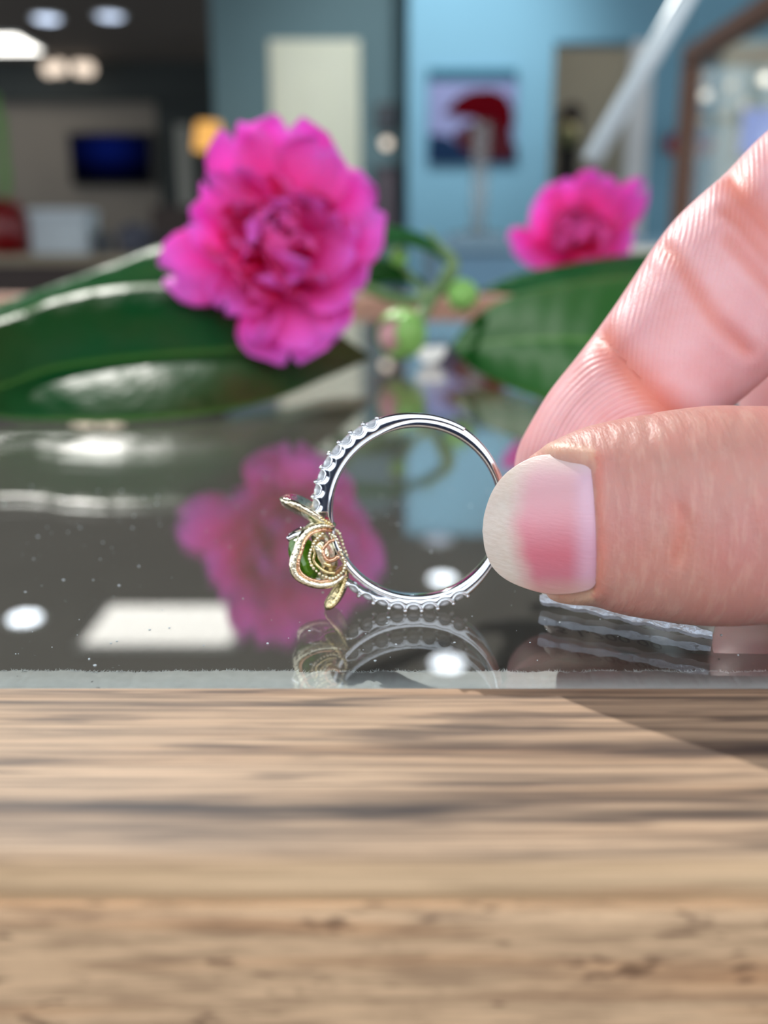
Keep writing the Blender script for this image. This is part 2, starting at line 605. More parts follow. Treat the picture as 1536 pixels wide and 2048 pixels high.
bl = blade((668, 1058), (560, 996), .82, 2.3, .25, 'gold_petal', M['pale_gold'])
b2 = blade((692, 1140), (650, 1222), .62, 1.7, -.3, 'gold_petal', M['yellow_gold'])
# milgrain beads along the upper petal and round the cup
def beads(pts, r, n, name, mat, parent):
    mb = MB()
    for p in spline(pts, n): mb.ball(p, r * rnd.uniform(.8, 1.15), 7, 5)
    return mb.build(name, mat, parent)
beads([Rx(575, 995, 1.2), Rx(610, 1012, 1.7), Rx(640, 1030, 1.7), Rx(664, 1046, 1.3)], .19, 15, 'milgrain', M['yellow_gold'], bl)
beads([Rx(694, 1152, 1.3), Rx(684, 1180, 1.6), Rx(671, 1206, 1.4)], .15, 11, 'milgrain', M['yellow_gold'], b2)
loop = [(668, 1052), (645, 1048), (622, 1054), (606, 1072), (598, 1096), (591, 1118), (594, 1140), (612, 1155), (640, 1164), (668, 1161), (690, 1146)]
for sgn in (1, -1):
    wv = [1.0, 1.6, 2.1, 2.4, 2.5, 2.6, 2.6, 2.5, 2.3, 2.0, 1.4]
    lp = spline([Rx(x, y, sgn * w) for (x, y), w in zip(loop, wv)], 40)
    pt = MB().tube(lp, np.interp(np.linspace(0, 1, 40), [0, .15, .5, .85, 1], [.25, .38, .44, .38, .25]), 12).build('curved_petal', M['pale_gold'], ring)
    cx, cy = 648, 1108
    inn = spline([Rx(cx + (x - cx) * .82, cy + (y - cy) * .86, sgn * (w + .12)) for (x, y), w in zip(loop, wv)], 40)
    MB().tube(inn, .17, 8).build('rose_gold_rim', M['rose_gold'], pt)
    swirl = spline([Rx(*q, sgn * 2.35) for q in [(671, 1074), (660, 1079), (651, 1090), (649, 1102), (655, 1113), (668, 1114), (680, 1106)]], 26)
    MB().tube(swirl, np.linspace(.16, .24, 26), 8).build('filigree_swirl', M['rose_gold'], pt)
    swirl = spline([Rx(*q, sgn * 2.3) for q in [(636, 1072), (628, 1085), (632, 1100), (630, 1115), (640, 1128), (655, 1138), (672, 1140)]], 30)
    MB().tube(swirl, .17, 8).build('filigree_swirl', M['yellow_gold'], pt)
    beads([Rx(*q, sgn * 2.45) for q in [(648, 1062), (634, 1076), (625, 1094), (622, 1112), (630, 1130), (648, 1145), (668, 1150), (684, 1140)]], .2, 22, 'milgrain', M['pale_gold'], pt)
    beads([Rx(*q, sgn * 2.4) for q in [(662, 1062), (674, 1070), (681, 1086), (686, 1104), (692, 1122), (688, 1136)]], .21, 13, 'milgrain', M['pale_gold'], pt)
    sw = spline([Rx(*q, sgn * 2.2) for q in [(640, 1085), (645, 1096), (640, 1108), (648, 1120), (664, 1126)]], 18)
    MB().tube(sw, .2, 8).build('filigree_swirl', M['yellow_gold'], pt)
for a, b in (((606, 1064), (578, 1076)), ((640, 1158), (618, 1164))):
    for w in (1.3, -1.3):
        MB().tube(spline([Rx(*a, w * .8), Rx((a[0] + b[0]) / 2, (a[1] + b[1]) / 2 - 2, w), Rx(*b, w * .9)], 8), np.linspace(.5, .3, 8), 10).build('prong', M['white_gold'], ring)
MB().ball(Rx(654, 1038, .95), .28, 8, 6).build('red_accent', plain('ruby', col(190, 30, 60), .1, **{'Transmission Weight': .4}), ring, label='tiny red stone set in the shoulder')

# ------------------------------------------------------------------ hand
def C3(x, y, d):
    return np.array([(x - 768) / FPX * d, (1024 - y) / FPX * d, d])


def loft_cam(sec, n=40, N=None, close=True):
    """sec: (px, py, depth, half-width px in the picture plane, half-depth mm).  Returns verts (camera mm), faces."""
    s = np.array([list(C3(a, b, d)) + [hp * d / FPX, rd] for a, b, d, hp, rd in sec])
    s = spline(s, N or len(sec) * 6)
    c, rv, rd = s[:, :3], np.maximum(s[:, 3], .15), np.maximum(s[:, 4], .15)
    T = np.gradient(c, axis=0)
    T /= np.linalg.norm(T, axis=1)[:, None]
    ang = np.linspace(0, 2 * np.pi, n, endpoint=False)
    V = []
    for i in range(len(c)):
        side = np.cross(T[i], [0, 0, 1.0])
        side /= np.linalg.norm(side)
        dep = np.cross(side, T[i])
        ca, sa = np.cos(ang), np.sin(ang)
        pw = lambda q: np.sign(q) * np.abs(q) ** 0.92
        V.append(c[i] + np.outer(pw(ca) * rv[i], side) + np.outer(pw(sa) * rd[i], dep))
    V = np.array(V)
    m = len(V)
    f = []
    for i in range(m - 1):
        for k in range(n):
            q = (k + 1) % n
            f.append((i * n + k, i * n + q, (i + 1) * n + q, (i + 1) * n + k))
    f.append(tuple(range(n - 1, -1, -1)))
    f.append(tuple(range((m - 1) * n, m * n)))
    return V.reshape(-1, 3), f, c


def chain_cam(pts, rad, flat=1.0, n=28, N=60):
    p = spline(np.hstack([np.array(pts, float), np.array(rad, float)[:, None]]), N)
    c, r = p[:, :3], p[:, 3]
    mb = MB().tube(c, r, n)
    return np.concatenate(mb.v), mb.f


THUMB = [(1006, 1042, 91.2, 18, 1.0), (1012, 1045, 90.9, 48, 3.0), (1026, 1049, 90.5, 84, 4.3), (1050, 1052, 90.2, 113, 5.0), (1085, 1048, 89.8, 140, 5.6), (1120, 1046, 89.4, 158, 6.2),
         (1200, 1035, 88.4, 186, 7.3), (1300, 1033, 87.3, 206, 8.3), (1420, 1032, 86.4, 220, 9.2), (1536, 1029, 86.4, 216, 9.4), (1700, 1012, 88, 210, 9.3), (1900, 965, 94, 218, 10.5), (2150, 855, 106, 235, 12.5), (2450, 740, 125, 250, 14)]
INDEX = [(1062, 1008, 102.5, 25, 1.5), (1072, 996, 102.6, 55, 3.2), (1092, 975, 102.8, 84, 4.6), (1125, 941, 103, 107, 5.6), (1190, 880, 103.4, 133, 6.6), (1262, 806, 103.8, 143, 7.3), (1318, 742, 104, 149, 7.5),
         (1400, 652, 104.3, 166, 7.9), (1480, 556, 104.8, 176, 8.2), (1565, 466, 105.6, 166, 8.5), (1655, 382, 107, 170, 8.5), (1800, 290, 110, 172, 8.8), (1980, 200, 114, 172, 9.3), (2200, 120, 119, 180, 10.5)]
parts = [loft_cam(THUMB, 48, 110), loft_cam(INDEX, 48, 110)]
CAMI, CTH = parts[1][2], parts[0][2]
geo = [(p[0], p[1]) for p in parts]
fing = [
    ([C3(2250, 220, 130), C3(1960, 330, 134), C3(1730, 500, 134), C3(1630, 660, 129), C3(1612, 800, 125), C3(1680, 930, 119), C3(1760, 1000, 117)], [10, 9.5, 9.6, 8.6, 8.4, 7.5, 5.5]),
    ([C3(2320, 380, 143), C3(2060, 480, 148), C3(1850, 640, 148), C3(1760, 790, 142), C3(1770, 860, 136), C3(1850, 920, 130)], [10, 9.3, 9.4, 8.4, 8, 6]),
    ([C3(2400, 540, 155), C3(2180, 570, 160), C3(2010, 640, 158), C3(1940, 730, 151), C3(1960, 800, 145), C3(2040, 870, 140)], [9, 8, 8.2, 7.4, 7, 5]),
]
for p, r in fing: geo.append(chain_cam(p, r))
# palm, wrist, forearm
pa, pb = np.array([112., 47, 136]), np.array([203., 66, 160])
br = np.array([45., -18, 37]); br /= np.linalg.norm(br)
ax = (pb - pa) / np.linalg.norm(pb - pa)
br = br - ax * (br @ ax); br /= np.linalg.norm(br)
th = np.cross(ax, br)
rows = []
for t, w, h in [(-.22, 16, 5), (-.15, 27, 9), (0, 36, 12), (.25, 40, 15), (.55, 40, 16), (.85, 33, 16), (1.05, 28, 17), (1.3, 27, 19), (1.8, 31, 23), (2.5, 38, 30), (3.2, 42, 35)]:
    c = pa + (pb - pa) * t
    rows.append([c + br * w * math.cos(q) + th * h * math.sin(q) for q in np.linspace(0, 2 * np.pi, 32, endpoint=False)])
mb = MB().grid(np.array(rows), closed_u=True)
mb.f.append(tuple(range(31, -1, -1))); mb.f.append(tuple(range(10 * 32, 11 * 32)))
geo.append((np.concatenate(mb.v), mb.f))
mb = MB()
for v, f in geo: mb.add(v, f)
me = bpy.data.meshes.new('tmp')
me.from_pydata(np.concatenate(mb.v).tolist(), [], mb.f)
import bmesh
bm = bmesh.new(); bm.from_mesh(me); bmesh.ops.recalc_face_normals(bm, faces=bm.faces[:]); bm.to_mesh(me); bm.free()
tmp = bpy.data.objects.new('tmp', me)
sc.collection.objects.link(tmp)
rm = tmp.modifiers.new('r', 'REMESH'); rm.mode = 'VOXEL'; rm.voxel_size = 0.5
dgp = bpy.context.evaluated_depsgraph_get()
m2 = bpy.data.meshes.new_from_object(tmp.evaluated_get(dgp))
nv = len(m2.vertices)
V = np.empty(nv * 3, np.float32); m2.vertices.foreach_get('co', V); V = V.reshape(-1, 3).astype(float)
E_ = np.empty(len(m2.edges) * 2, np.int32); m2.edges.foreach_get('vertices', E_); E_ = E_.reshape(-1, 2)
nl = len(m2.loops)
FL = np.empty(nl, np.int32); m2.loops.foreach_get('vertex_index', FL)
LT = np.empty(len(m2.polygons), np.int32); m2.polygons.foreach_get('loop_total', LT)
bpy.data.objects.remove(tmp)
deg = np.bincount(E_.ravel(), minlength=nv).astype(float)


def smooth(A, it, lam=.5):
    for _ in range(it):
        S = np.zeros_like(A)
        for j in range(A.shape[1]):
            S[:, j] = np.bincount(E_[:, 0], A[E_[:, 1], j], nv) + np.bincount(E_[:, 1], A[E_[:, 0], j], nv)
        A = A + lam * (S / deg[:, None] - A)
    return A


V = smooth(V, 8)
# vertex normals from quads
Q = FL.reshape(-1, 4)
fn = np.cross(V[Q[:, 2]] - V[Q[:, 0]], V[Q[:, 3]] - V[Q[:, 1]])
N = np.zeros((nv, 3))
for j in range(4):
    for c in range(3): N[:, c] += np.bincount(Q[:, j], fn[:, c], nv)
N /= np.linalg.norm(N, axis=1)[:, None] + 1e-12
PX = 768 + V[:, 0] / V[:, 2] * FPX
PY = 1024 - V[:, 1] / V[:, 2] * FPX


def dmin(A, pts):
    d = np.full(len(A), 1e9)
    for p in pts: d = np.minimum(d, ((A - p) ** 2).sum(1))
    return np.sqrt(d)


def seg(px, py, pts):
    """distance in pixels to a polyline"""
    d = np.full(len(px), 1e9)
    q = np.array(pts, float)
    for a, b in zip(q[:-1], q[1:]):
        ab = b - a
        t = np.clip(((px - a[0]) * ab[0] + (py - a[1]) * ab[1]) / (ab @ ab), 0, 1)
        d = np.minimum(d, np.hypot(px - a[0] - t * ab[0], py - a[1] - t * ab[1]))
    return d


near = (PX < 2100)
dT, dI = dmin(V, CTH[::2]), dmin(V, CAMI[::2])
isT = ((dT < dI) & near).astype(float)
isT = smooth(isT[:, None], 2)[:, 0]
front = np.clip(-N[:, 2] * 2.5, 0, 1)
isI = ((dI <= dT) & (PX < 1900) & (PY > -200)).astype(float)
disp = np.zeros(nv)
red = np.zeros(nv)
CR = [([(1185, 652), (1215, 690), (1255, 738), (1300, 790), (1350, 840)], 24, .55, 1.0),
      ([(1335, 500), (1356, 522), (1390, 580), (1430, 640), (1492, 700)], 13, .2, .7),
      ([(1440, 320), (1462, 350), (1490, 400), (1560, 470), (1640, 540)], 24, .5, .9),
      ([(1450, 425), (1480, 452), (1530, 515), (1580, 570)], 12, .2, .6),
      ([(1455, 480), (1500, 535), (1560, 600)], 12, .18, .6)]
for pts, wd, dp, rd_ in CR:
    d = seg(PX, PY, pts)
    gs = np.exp(-(d / wd) ** 2)
    disp -= dp * gs * isI * front
    red += rd_ * np.exp(-(d / (wd * 1.5)) ** 2) * isI * front
    disp += .13 * np.exp(-((d - wd * 2.3) / (wd * 1.1)) ** 2) * isI * front
# thumb: knuckle folds and the bed of the nail
NAIL = [(1188, 926), (1130, 914), (1088, 912), (1050, 924), (1012, 950), (986, 985), (971, 1028), (967, 1058), (972, 1098), (985, 1130), (1010, 1155), (1050, 1174), (1100, 1186), (1150, 1184), (1188, 1174), (1193, 1110), (1192, 1050), (1190, 980)]
def inside(px, py, poly):
    q = np.array(poly, float); r = np.zeros(len(px), bool)
    j = len(q) - 1
    for i in range(len(q)):
        c = ((q[i, 1] > py) != (q[j, 1] > py)) & (px < (q[j, 0] - q[i, 0]) * (py - q[i, 1]) / (q[j, 1] - q[i, 1] + 1e-9) + q[i, 0])
        r ^= c; j = i
    return r
sd = seg(PX, PY, NAIL + [NAIL[0]])
ins = inside(PX, PY, NAIL)
sdn = np.where(ins, -sd, sd)
frT = (isT > .5) & (N[:, 2] < .1)
disp = np.where(frT, -.45 * np.clip((4 - sdn) / 14, 0, 1) + .30 * np.exp(-((sdn - 16) / 14) ** 2) * (PX > 1040), disp)
for i in range(34):
    x0 = 1215 + i * 9.5 + rnd.uniform(-6, 6)
    y0 = rnd.uniform(900, 1090); hl = rnd.uniform(50, 120)
    tilt = rnd.uniform(.02, .2)
    pts = [(x0 + 14 * math.sin(u * 3) + tilt * 40 * u, y0 + hl * u) for u in np.linspace(-1, 1, 6)]
    d = seg(PX, PY, pts)
    disp -= rnd.uniform(.05, .13) * np.exp(-(d / 7) ** 2) * frT
d = seg(PX, PY, [(1358, 1020), (1366, 1050), (1362, 1090), (1355, 1120)])
disp -= .28 * np.exp(-(d / 13) ** 2) * frT
red += .5 * np.exp(-(d / 20) ** 2) * frT
red += .55 * np.exp(-((sdn - 8) / 12) ** 2) * frT * (PX > 1180)
V = V + N * disp[:, None]
# ridge phase of the finger prints (in turns)
line = lambda x, y: (y - 652) - (x - 1185) * (840 - 652) / (1350 - 1185)
below = line(PX, PY) > 0
ph1 = np.hypot((PX - 1300) * 1.0, (PY - 985) * .85) / 9.6
ph2 = (PX * .985 + PY * .10 + 14 * np.sin(PY / 90)) / 10.5
phase = np.where(below, ph1, ph2)
crd = np.minimum(seg(PX, PY, CR[0][0]), seg(PX, PY, CR[2][0]))
ridge = isI * (1 - np.exp(-(crd / 16) ** 2)) * np.clip(front * 1.3, 0, 1) * np.where(below, 1, np.clip(1.25 - np.abs(PX + PY * .66 - 1540) / 260, .12, 1))
# colours
cI = np.array(col(236, 180, 183)[:3]); cT = np.array(col(202, 148, 136)[:3]); cR = np.array(col(222, 122, 96)[:3])
tint = cI + (cT - cI) * isT[:, None]
rr = np.clip(red, 0, 1)[:, None]
tint = tint * (1 - .85 * rr) + cR * .85 * rr
palegap = np.exp(-((sdn - 14) / 16) ** 2) * frT * (PX < 1190)
tint = tint * (1 - .5 * palegap[:, None]) + np.array(col(232, 204, 168)[:3]) * .5 * palegap[:, None]

k = NT('skin')
tn = k.attr('tint', 'Color')
oc = k.coords()
mot = k.noise(oc, 260, 3)
base = k.mix(k.math('MULTIPLY', k.ramp(mot, [(.35, 0.0), (.7, 1.0)]), .30), tn, col(214, 128, 118))
fine = k.noise(oc, 2600, 3, .6)
sw = k.math('SINE', k.math('MULTIPLY', k.attr('phase'), 2 * math.pi))
rg = k.math('MULTIPLY', sw, k.attr('ridge'))
base = k.mix(k.math('MULTIPLY', k.math('MULTIPLY_ADD', rg, .5, .0, True), .30), base, col(250, 214, 208))
base = k.mix(k.math('MULTIPLY', k.ramp(k.noise(oc, 95, 2), [(.45, 0.0), (.72, 1.0)]), .34), base, col(206, 128, 132))
wrk = k.noise(k.coords((1500, 260, 300)), 1.0, 3, .6)
th_ = k.attr('thumb')
base = k.mix(k.math('MULTIPLY', k.math('MULTIPLY', k.ramp(wrk, [(.50, 0.0), (.66, 1.0)]), th_), .13), base, col(246, 218, 198))
h = k.math('ADD', k.math('MULTIPLY', rg, .28), k.math('ADD', k.math('MULTIPLY', fine, .55), k.math('MULTIPLY', k.math('MULTIPLY', wrk, th_), 1.4)))
k.pbsdf({'Base Color': base, 'Roughness': .46, 'Normal': k.bump(h, 0.00013, .8), 'Subsurface Weight': .4, 'Subsurface Radius': (1, .32, .2), 'Subsurface Scale': .0018, 'Specular IOR Level': .4})
M['skin'] = k.m

VW = np.stack([V[:, 0], V[:, 2] * CO + V[:, 1] * SI, CH - V[:, 2] * SI + V[:, 1] * CO], 1)
hb = MB()
hb.v = [VW]; hb.f = [tuple(q) for q in Q]; hb.n = nv
hand = hb.build('hand', M['skin'], label='bare hand pinching the ring between thumb and index finger', cat='hand', attrs={'tint': tint, 'phase': phase, 'ridge': ridge, 'thumb': isT}, fixn=False)
bpy.data.meshes.remove(m2)

# thumbnail: a curved plate lying on the thumb's front
tS = spline(np.array([list(C3(a, b, d)) + [hp * d / FPX, rd] for a, b, d, hp, rd in THUMB]), 400)
tpx = 768 + tS[:, 0] / tS[:, 2] * FPX
top = spline([(1194, 962), (1186, 928), (1130, 914), (1088, 912), (1050, 924), (1012, 950), (986, 985), (971, 1028), (967, 1062)], 60)
bot = spline([(1194, 1140), (1186, 1172), (1150, 1184), (1100, 1186), (1050, 1174), (1010, 1155), (985, 1130), (972, 1098), (967, 1062)], 60)
rows, nu = [], []
for i in range(60):
    row = []
    a, b = top[i], bot[i]
    for u in np.linspace(0, 1, 25):
        q = (1 - math.cos(u * math.pi)) / 2 if i < 55 else u
        x, y = a * (1 - q) + b * q
        xx = max(x, 1062)
        j = np.argmin(np.abs(tpx - xx))
        cy = 1024 - tS[j, 1] / tS[j, 2] * FPX
        rvp = np.interp(x, [967, 1190], [160, 186])
        dive = max(0, (x - 1158) / 32) ** 2 * .55
        cy = np.interp(x, [967, 1190], [1056, 1045])
        e = np.clip((y - cy) / rvp, -.98, .98)
        d = 81.15 + .0255 * (1190 - x) + .00009 * max(0, 1060 - x) ** 2 + 6.6 * (1 - (1 - e * e) ** .5) + dive
        row.append(P(x, y, d)); nu.append(((x - 967) / 223, (y - 912) / 274))
    rows.append(row)
nu = np.array(nu)
k = NT('thumbnail')
x, y = k.attr('nx'), k.attr('ny')
wob = k.noise(k.coords((1, 1, 1)), 500, 2)
# pink bed begins after the pale free edge and darkens in the lower half
fe = k.math('ADD', x, k.math('MULTIPLY_ADD', k.math('ABSOLUTE', k.math('SUBTRACT', y, .50)), -.30, k.math('MULTIPLY_ADD', wob, .08, -.04)))
bed = k.n('MapRange', {0: fe, 1: .14, 2: .40, 3: 0.0, 4: 1.0}, interpolation_type='SMOOTHSTEP').outputs[0]
cb = k.ramp(y, [(.10, col(228, 184, 190)), (.45, col(230, 158, 168)), (.72, col(214, 118, 134)), (.92, col(206, 124, 140))])
cl = k.n('MapRange', {0: x, 1: .74, 2: .95, 3: 0.0, 4: .65}, interpolation_type='SMOOTHSTEP').outputs[0]
cb = k.mix(cl, cb, col(222, 186, 208))
lines = k.noise(k.coords((220, 1500, 4200)), 1.0, 3, .6)
edge = k.mix(k.ramp(lines, [(.3, 0.0), (.85, 1.0)]), col(226, 212, 202), col(212, 194, 180))
cc = k.mix(bed, edge, cb)
cc = k.mix(k.n('MapRange', {0: y, 1: .0, 2: .16, 3: .6, 4: 0.0}).outputs[0], cc, col(232, 216, 200))
cc = k.mix(k.n('MapRange', {0: y, 1: .86, 2: 1.0, 3: 0.0, 4: .7}).outputs[0], cc, col(216, 178, 160))
k.pbsdf({'Base Color': cc, 'Roughness': .32, 'Normal': k.bump(lines, .00008, .5), 'Subsurface Weight': .2, 'Subsurface Scale': .001, 'Subsurface Radius': (1, .5, .4)})
nail = MB().grid(np.array(rows)).build('thumbnail', k.m, hand, attrs={'nx': nu[:, 0], 'ny': nu[:, 1]}, solid=.32, label='pale rounded thumbnail with pink nail bed')

# ------------------------------------------------------------------ price tag under the thumb
k = NT('tag_foil')
cr = k.noise(k.coords(), 900, 3, .6)
M['foil'] = k.pbsdf({'Base Color': (.72, .80, .93, 1), 'Metallic': .5, 'Roughness': .3, 'Normal': k.bump(cr, .0004, .7)})
M['paper'] = plain('tag_paper', col(188, 186, 176), .55)
TL, TR = G(1080, 1216) + np.array([0, 0, .9]), G(1424, 1281) + np.array([0, 0, .45])
tx = (TR - TL); tw = np.linalg.norm(tx); tx /= tw
tb = np.cross(np.array([0, 0, 1.0]), tx); tb /= np.linalg.norm(tb)       # away from camera
up = tb * math.sin(math.radians(50)) + np.array([0, 0, 1.0]) * math.cos(math.radians(50))
nrm = np.cross(tx, up)                                                     # faces the camera side
if nrm[1] > 0: nrm = -nrm
ptag = empty('price_tag', (*((TL + TR) / 2)[:2], 0), 'small silver edged price tag with printed price hanging under the thumb', 'tag')
HT = 6.5
rows = []
for u in np.linspace(0, 1, 30):
    wv = .05 * math.sin(u * 9) + .015 * math.sin(u * 23 + 1)
    rows.append([TL + tx * tw * u + up * v * HT + nrm * (wv + .18 * math.sin(3 * v)) for v in np.linspace(0, 1, 8)])
MB().grid(np.array(rows)).build('tag_face', M['paper'], ptag, solid=.16)
rows = []
for u in np.linspace(0, 1, 60):
    wv = .05 * math.sin(u * 9) + .015 * math.sin(u * 23 + 1)
    t = .30 + .10 * math.sin(u * 37) + rnd.uniform(-.05, .05)
    c = TL + tx * tw * u + nrm * wv
    z = np.array([0, 0, 1.0])
    rows.append([c + nrm * .35 - z * t, c + nrm * .45 + z * t, c - nrm * .25 + z * (t + .2), c - nrm * .3 - z * t])
mb = MB().grid(np.array(rows), closed_u=True)
mb.f += [(3, 2, 1, 0), (236, 237, 238, 239)]
mb.build('silver_edge', M['foil'], ptag, smooth=False, label='crinkled silver foil edge')
fc = bpy.data.curves.new('txt', 'FONT')
fc.body = '$ 1,200.00'; fc.size = 2.9; fc.extrude = .02
fo = bpy.data.objects.new('txt', fc); sc.collection.objects.link(fo)
tm = bpy.data.meshes.new_from_object(fo.evaluated_get(bpy.context.evaluated_depsgraph_get()))
tv = np.array([v.co[:] for v in tm.vertices]); tf = [tuple(p.vertices) for p in tm.polygons]
bpy.data.objects.remove(fo)
tv[:, 0] -= tv[:, 0].min(); sx = tw * .64 / tv[:, 0].max()
pts = np.array([TL + tx * (tw * .08 + a * sx) + up * (.9 + b) + nrm * (.36 + c + .10 * math.sin((.08 + a * sx / tw) * 9) + .1 * math.sin(.9 + b)) for a, b, c in tv])
MB().add(pts, tf).build('printed_price', plain('tag_ink', col(60, 56, 52), .6), ptag, smooth=False, fixn=False)

# ------------------------------------------------------------------ flowers and leaves
def petal_mat(name, inner, outer):
    k = NT(name)
    t = k.attr('t')
    c = k.ramp(t, [(0.0, inner), (.35, inner), (1.0, outer)])
    v = k.noise(k.coords((1, 1, 1)), 160, 3)
    c = k.mix(k.math('MULTIPLY', k.ramp(v, [(.4, 0.0), (.7, 1.0)]), .25), c, outer)
    p = k.n('BsdfPrincipled', {'Base Color': c, 'Roughness': .5, 'Subsurface Weight': .15, 'Subsurface Scale': .002, 'Specular IOR Level': .25})
    tr = k.n('BsdfTranslucent', {'Color': c})
    return k.surf(k.n('MixShader', {0: .5, 1: p.outputs[0], 2: tr.outputs[0]}).outputs[0])


M['petal'] = petal_mat('camellia_petal', (1.0, 0.004, 0.18, 1), (1.0, 0.16, 0.62, 1))
M['petal2'] = petal_mat('camellia_petal_pale', (1.0, 0.02, 0.40, 1), (1.0, 0.25, 0.90, 1))


def petal(base, dirv, face, L, Wd, cup, ruff, seed, notch=.12, curl=0.0):
    """grid petal: grows from base along dirv, upper side turned to face"""
    r = random.Random(seed)
    d = dirv / np.linalg.norm(dirv)
    fz = face - d * (face @ d); fz /= np.linalg.norm(fz)
    s = np.cross(d, fz)
    p1, p2, p3 = r.uniform(0, 6), r.uniform(0, 6), r.uniform(4, 7)
    nu_, nv_ = 11, 11
    rows, tt = [], []
    for i in range(nv_):
        v = i / (nv_ - 1)
        w = Wd * (0.16 + 0.84 * math.sin(min(1, v * 1.25) * math.pi / 2) ** 1.1) * math.sqrt(max(.03, 1 - max(0, (v - .62) / .38) ** 2.4 * .93))
        row = []
        for j in range(nu_):
            u = j / (nu_ - 1) * 2 - 1
            l = L * v * (1 - notch * (1 - abs(u)) ** 2 * (v ** 4))
            hgt = cup * L * (.30 * u * u * v - .18 * math.sin(math.pi * v * .9)) + curl * L * v ** 3
            hgt += ruff * L * v * v * (math.sin(u * p3 + p1) * .6 + math.sin(u * 2.1 * p3 + p2 + v * 3) * .4)
            row.append(base + d * l + s * (u * w * .5) + fz * hgt)
            tt.append(v)
        rows.append(row)
    return np.array(rows), np.array(tt)


def add_petal(parent, mat, *a, **kw):
    g, t = petal(*a, **kw)
    return MB().grid(g).build('petal', mat, parent, attrs={'t': t}, solid=.25, fixn=False)


def leaf_mat(name, green, brown, amt, rib, rough=.40, spec=.13):
    k = NT(name)
    oc = k.coords()
    f = k.ramp(k.noise(oc, 28, 3), [(.36, 0.0), (.60, 1.0)])
    tipw = k.n('MapRange', {0: k.attr('lv'), 1: .35, 2: .6, 3: .35, 4: 1.0}).outputs[0]
    c = k.mix(k.math('MULTIPLY', k.math('MULTIPLY', f, tipw), amt), green, brown)
    vn = k.n('TexWave', {'Vector': k.n('CombineXYZ', {0: k.math('MULTIPLY_ADD', k.math('ABSOLUTE', k.attr('lu')), -.10, k.attr('lv')), 1: 0.0, 2: 0.0}).outputs[0], 'Scale': 3.2, 'Distortion': 1.2, 'Detail': 1}).outputs['Fac']
    mr = k.n('MapRange', {0: k.math('ABSOLUTE', k.attr('lu')), 1: .0, 2: .06, 3: 1.0, 4: 0.0}).outputs[0]
    er = k.n('MapRange', {0: k.math('ABSOLUTE', k.attr('lu')), 1: .93, 2: 1.0, 3: 0.0, 4: .7}).outputs[0]
    c = k.mix(k.math('MULTIPLY', mr, .6), c, rib)
    c = k.mix(er, c, rib)
    h = k.math('ADD', k.math('MULTIPLY', vn, .6), k.noise(oc, 350, 2))
    p = k.n('BsdfPrincipled', {'Base Color': c, 'Roughness': rough, 'Normal': k.bump(h, .0006, .5), 'Specular IOR Level': spec})
    tr = k.n('BsdfTranslucent', {'Color': k.mix(1.0, c, (.55, 1.0, .2, 1), 'MULTIPLY')})
    return k.surf(k.n('MixShader', {0: .15, 1: p.outputs[0], 2: tr.outputs[0]}).outputs[0])


M['leaf'] = leaf_mat('camellia_leaf', col(16, 74, 34), col(84, 72, 40), .75, col(92, 136, 62))
M['leaf2'] = leaf_mat('camellia_leaf_fresh', col(30, 96, 50), col(74, 108, 60), .4, col(110, 150, 84))
M['leaf3'] = leaf_mat('camellia_leaf_dark', col(16, 88, 24), col(44, 92, 38), .5, col(96, 146, 62), .6, .08)
M['stem'] = plain('green_stem', col(118, 150, 100), .55, scale=200)
M['bud'] = plain('green_bud', col(150, 210, 110), .45, scale=180)


def leaf(parent, lower, mid, upper, mat, bulge=3.0, label=None, n=44, m=9):
    """leaf between two edges with a sunken midrib; each line is (px, py, depth)"""
    A, B, C_ = [spline([P(*q) for q in l], n) for l in (lower, mid, upper)]
    rows, lu, lv = [], [], []
    view = camv(np.array([0, .5, -1.0])); view /= np.linalg.norm(view)
    for i in range(n):
        row = []
        for half, (s, e) in enumerate(((A[i], B[i]), (B[i], C_[i]))):
            for j in range(m + 1 if half else m):
                q = j / m
                p = s + (e - s) * q + view * bulge * math.sin(math.pi * q) * math.sin(math.pi * min(1, (i + 1) / n * 1.0)) * .5
                row.append(p)
                lu.append(q - 1 if half == 0 else q); lv.append(i / n)
        rows.append(row)
    return MB().grid(np.array(rows)).build('leaf', mat, parent, attrs={'lu': np.array(lu), 'lv': np.array(lv)}, solid=.4, label=label, fixn=False)


sprig = empty('camellia_sprig', (-20, 230, 0), 'pink camellia sprig with one big ruffled flower, glossy leaves and green bud on the glass', 'flower')
leaf(sprig, [(-180, 800, 186), (0, 836, 200), (120, 842, 200), (250, 842, 200), (420, 828, 207), (560, 794, 226), (660, 752, 254), (742, 717, 272)],
     [(-180, 820, 190), (0, 776, 205), (110, 738, 213), (280, 716, 220), (420, 705, 226), (540, 697, 234), (650, 702, 252), (742, 715, 272)],
     [(-180, 680, 196), (0, 640, 213), (110, 600, 221), (230, 575, 228), (380, 570, 234), (520, 596, 241), (660, 660, 257), (742, 713, 272)],
     M['leaf'], 3, 'long dark green leaf with brownish tinge in front of the flower')
leaf(sprig, [(-150, 720, 240), (30, 650, 250), (190, 610, 258), (350, 600, 268), (480, 600, 280), (620, 560, 300)],
     [(-150, 670, 240), (20, 628, 250), (180, 575, 258), (340, 535, 268), (480, 530, 282), (625, 530, 302)],
     [(-150, 660, 242), (0, 608, 255), (180, 546, 264), (337, 488, 276), (470, 470, 290), (630, 510, 305)], M['leaf2'], 4, 'lighter green leaf rising behind the long leaf')
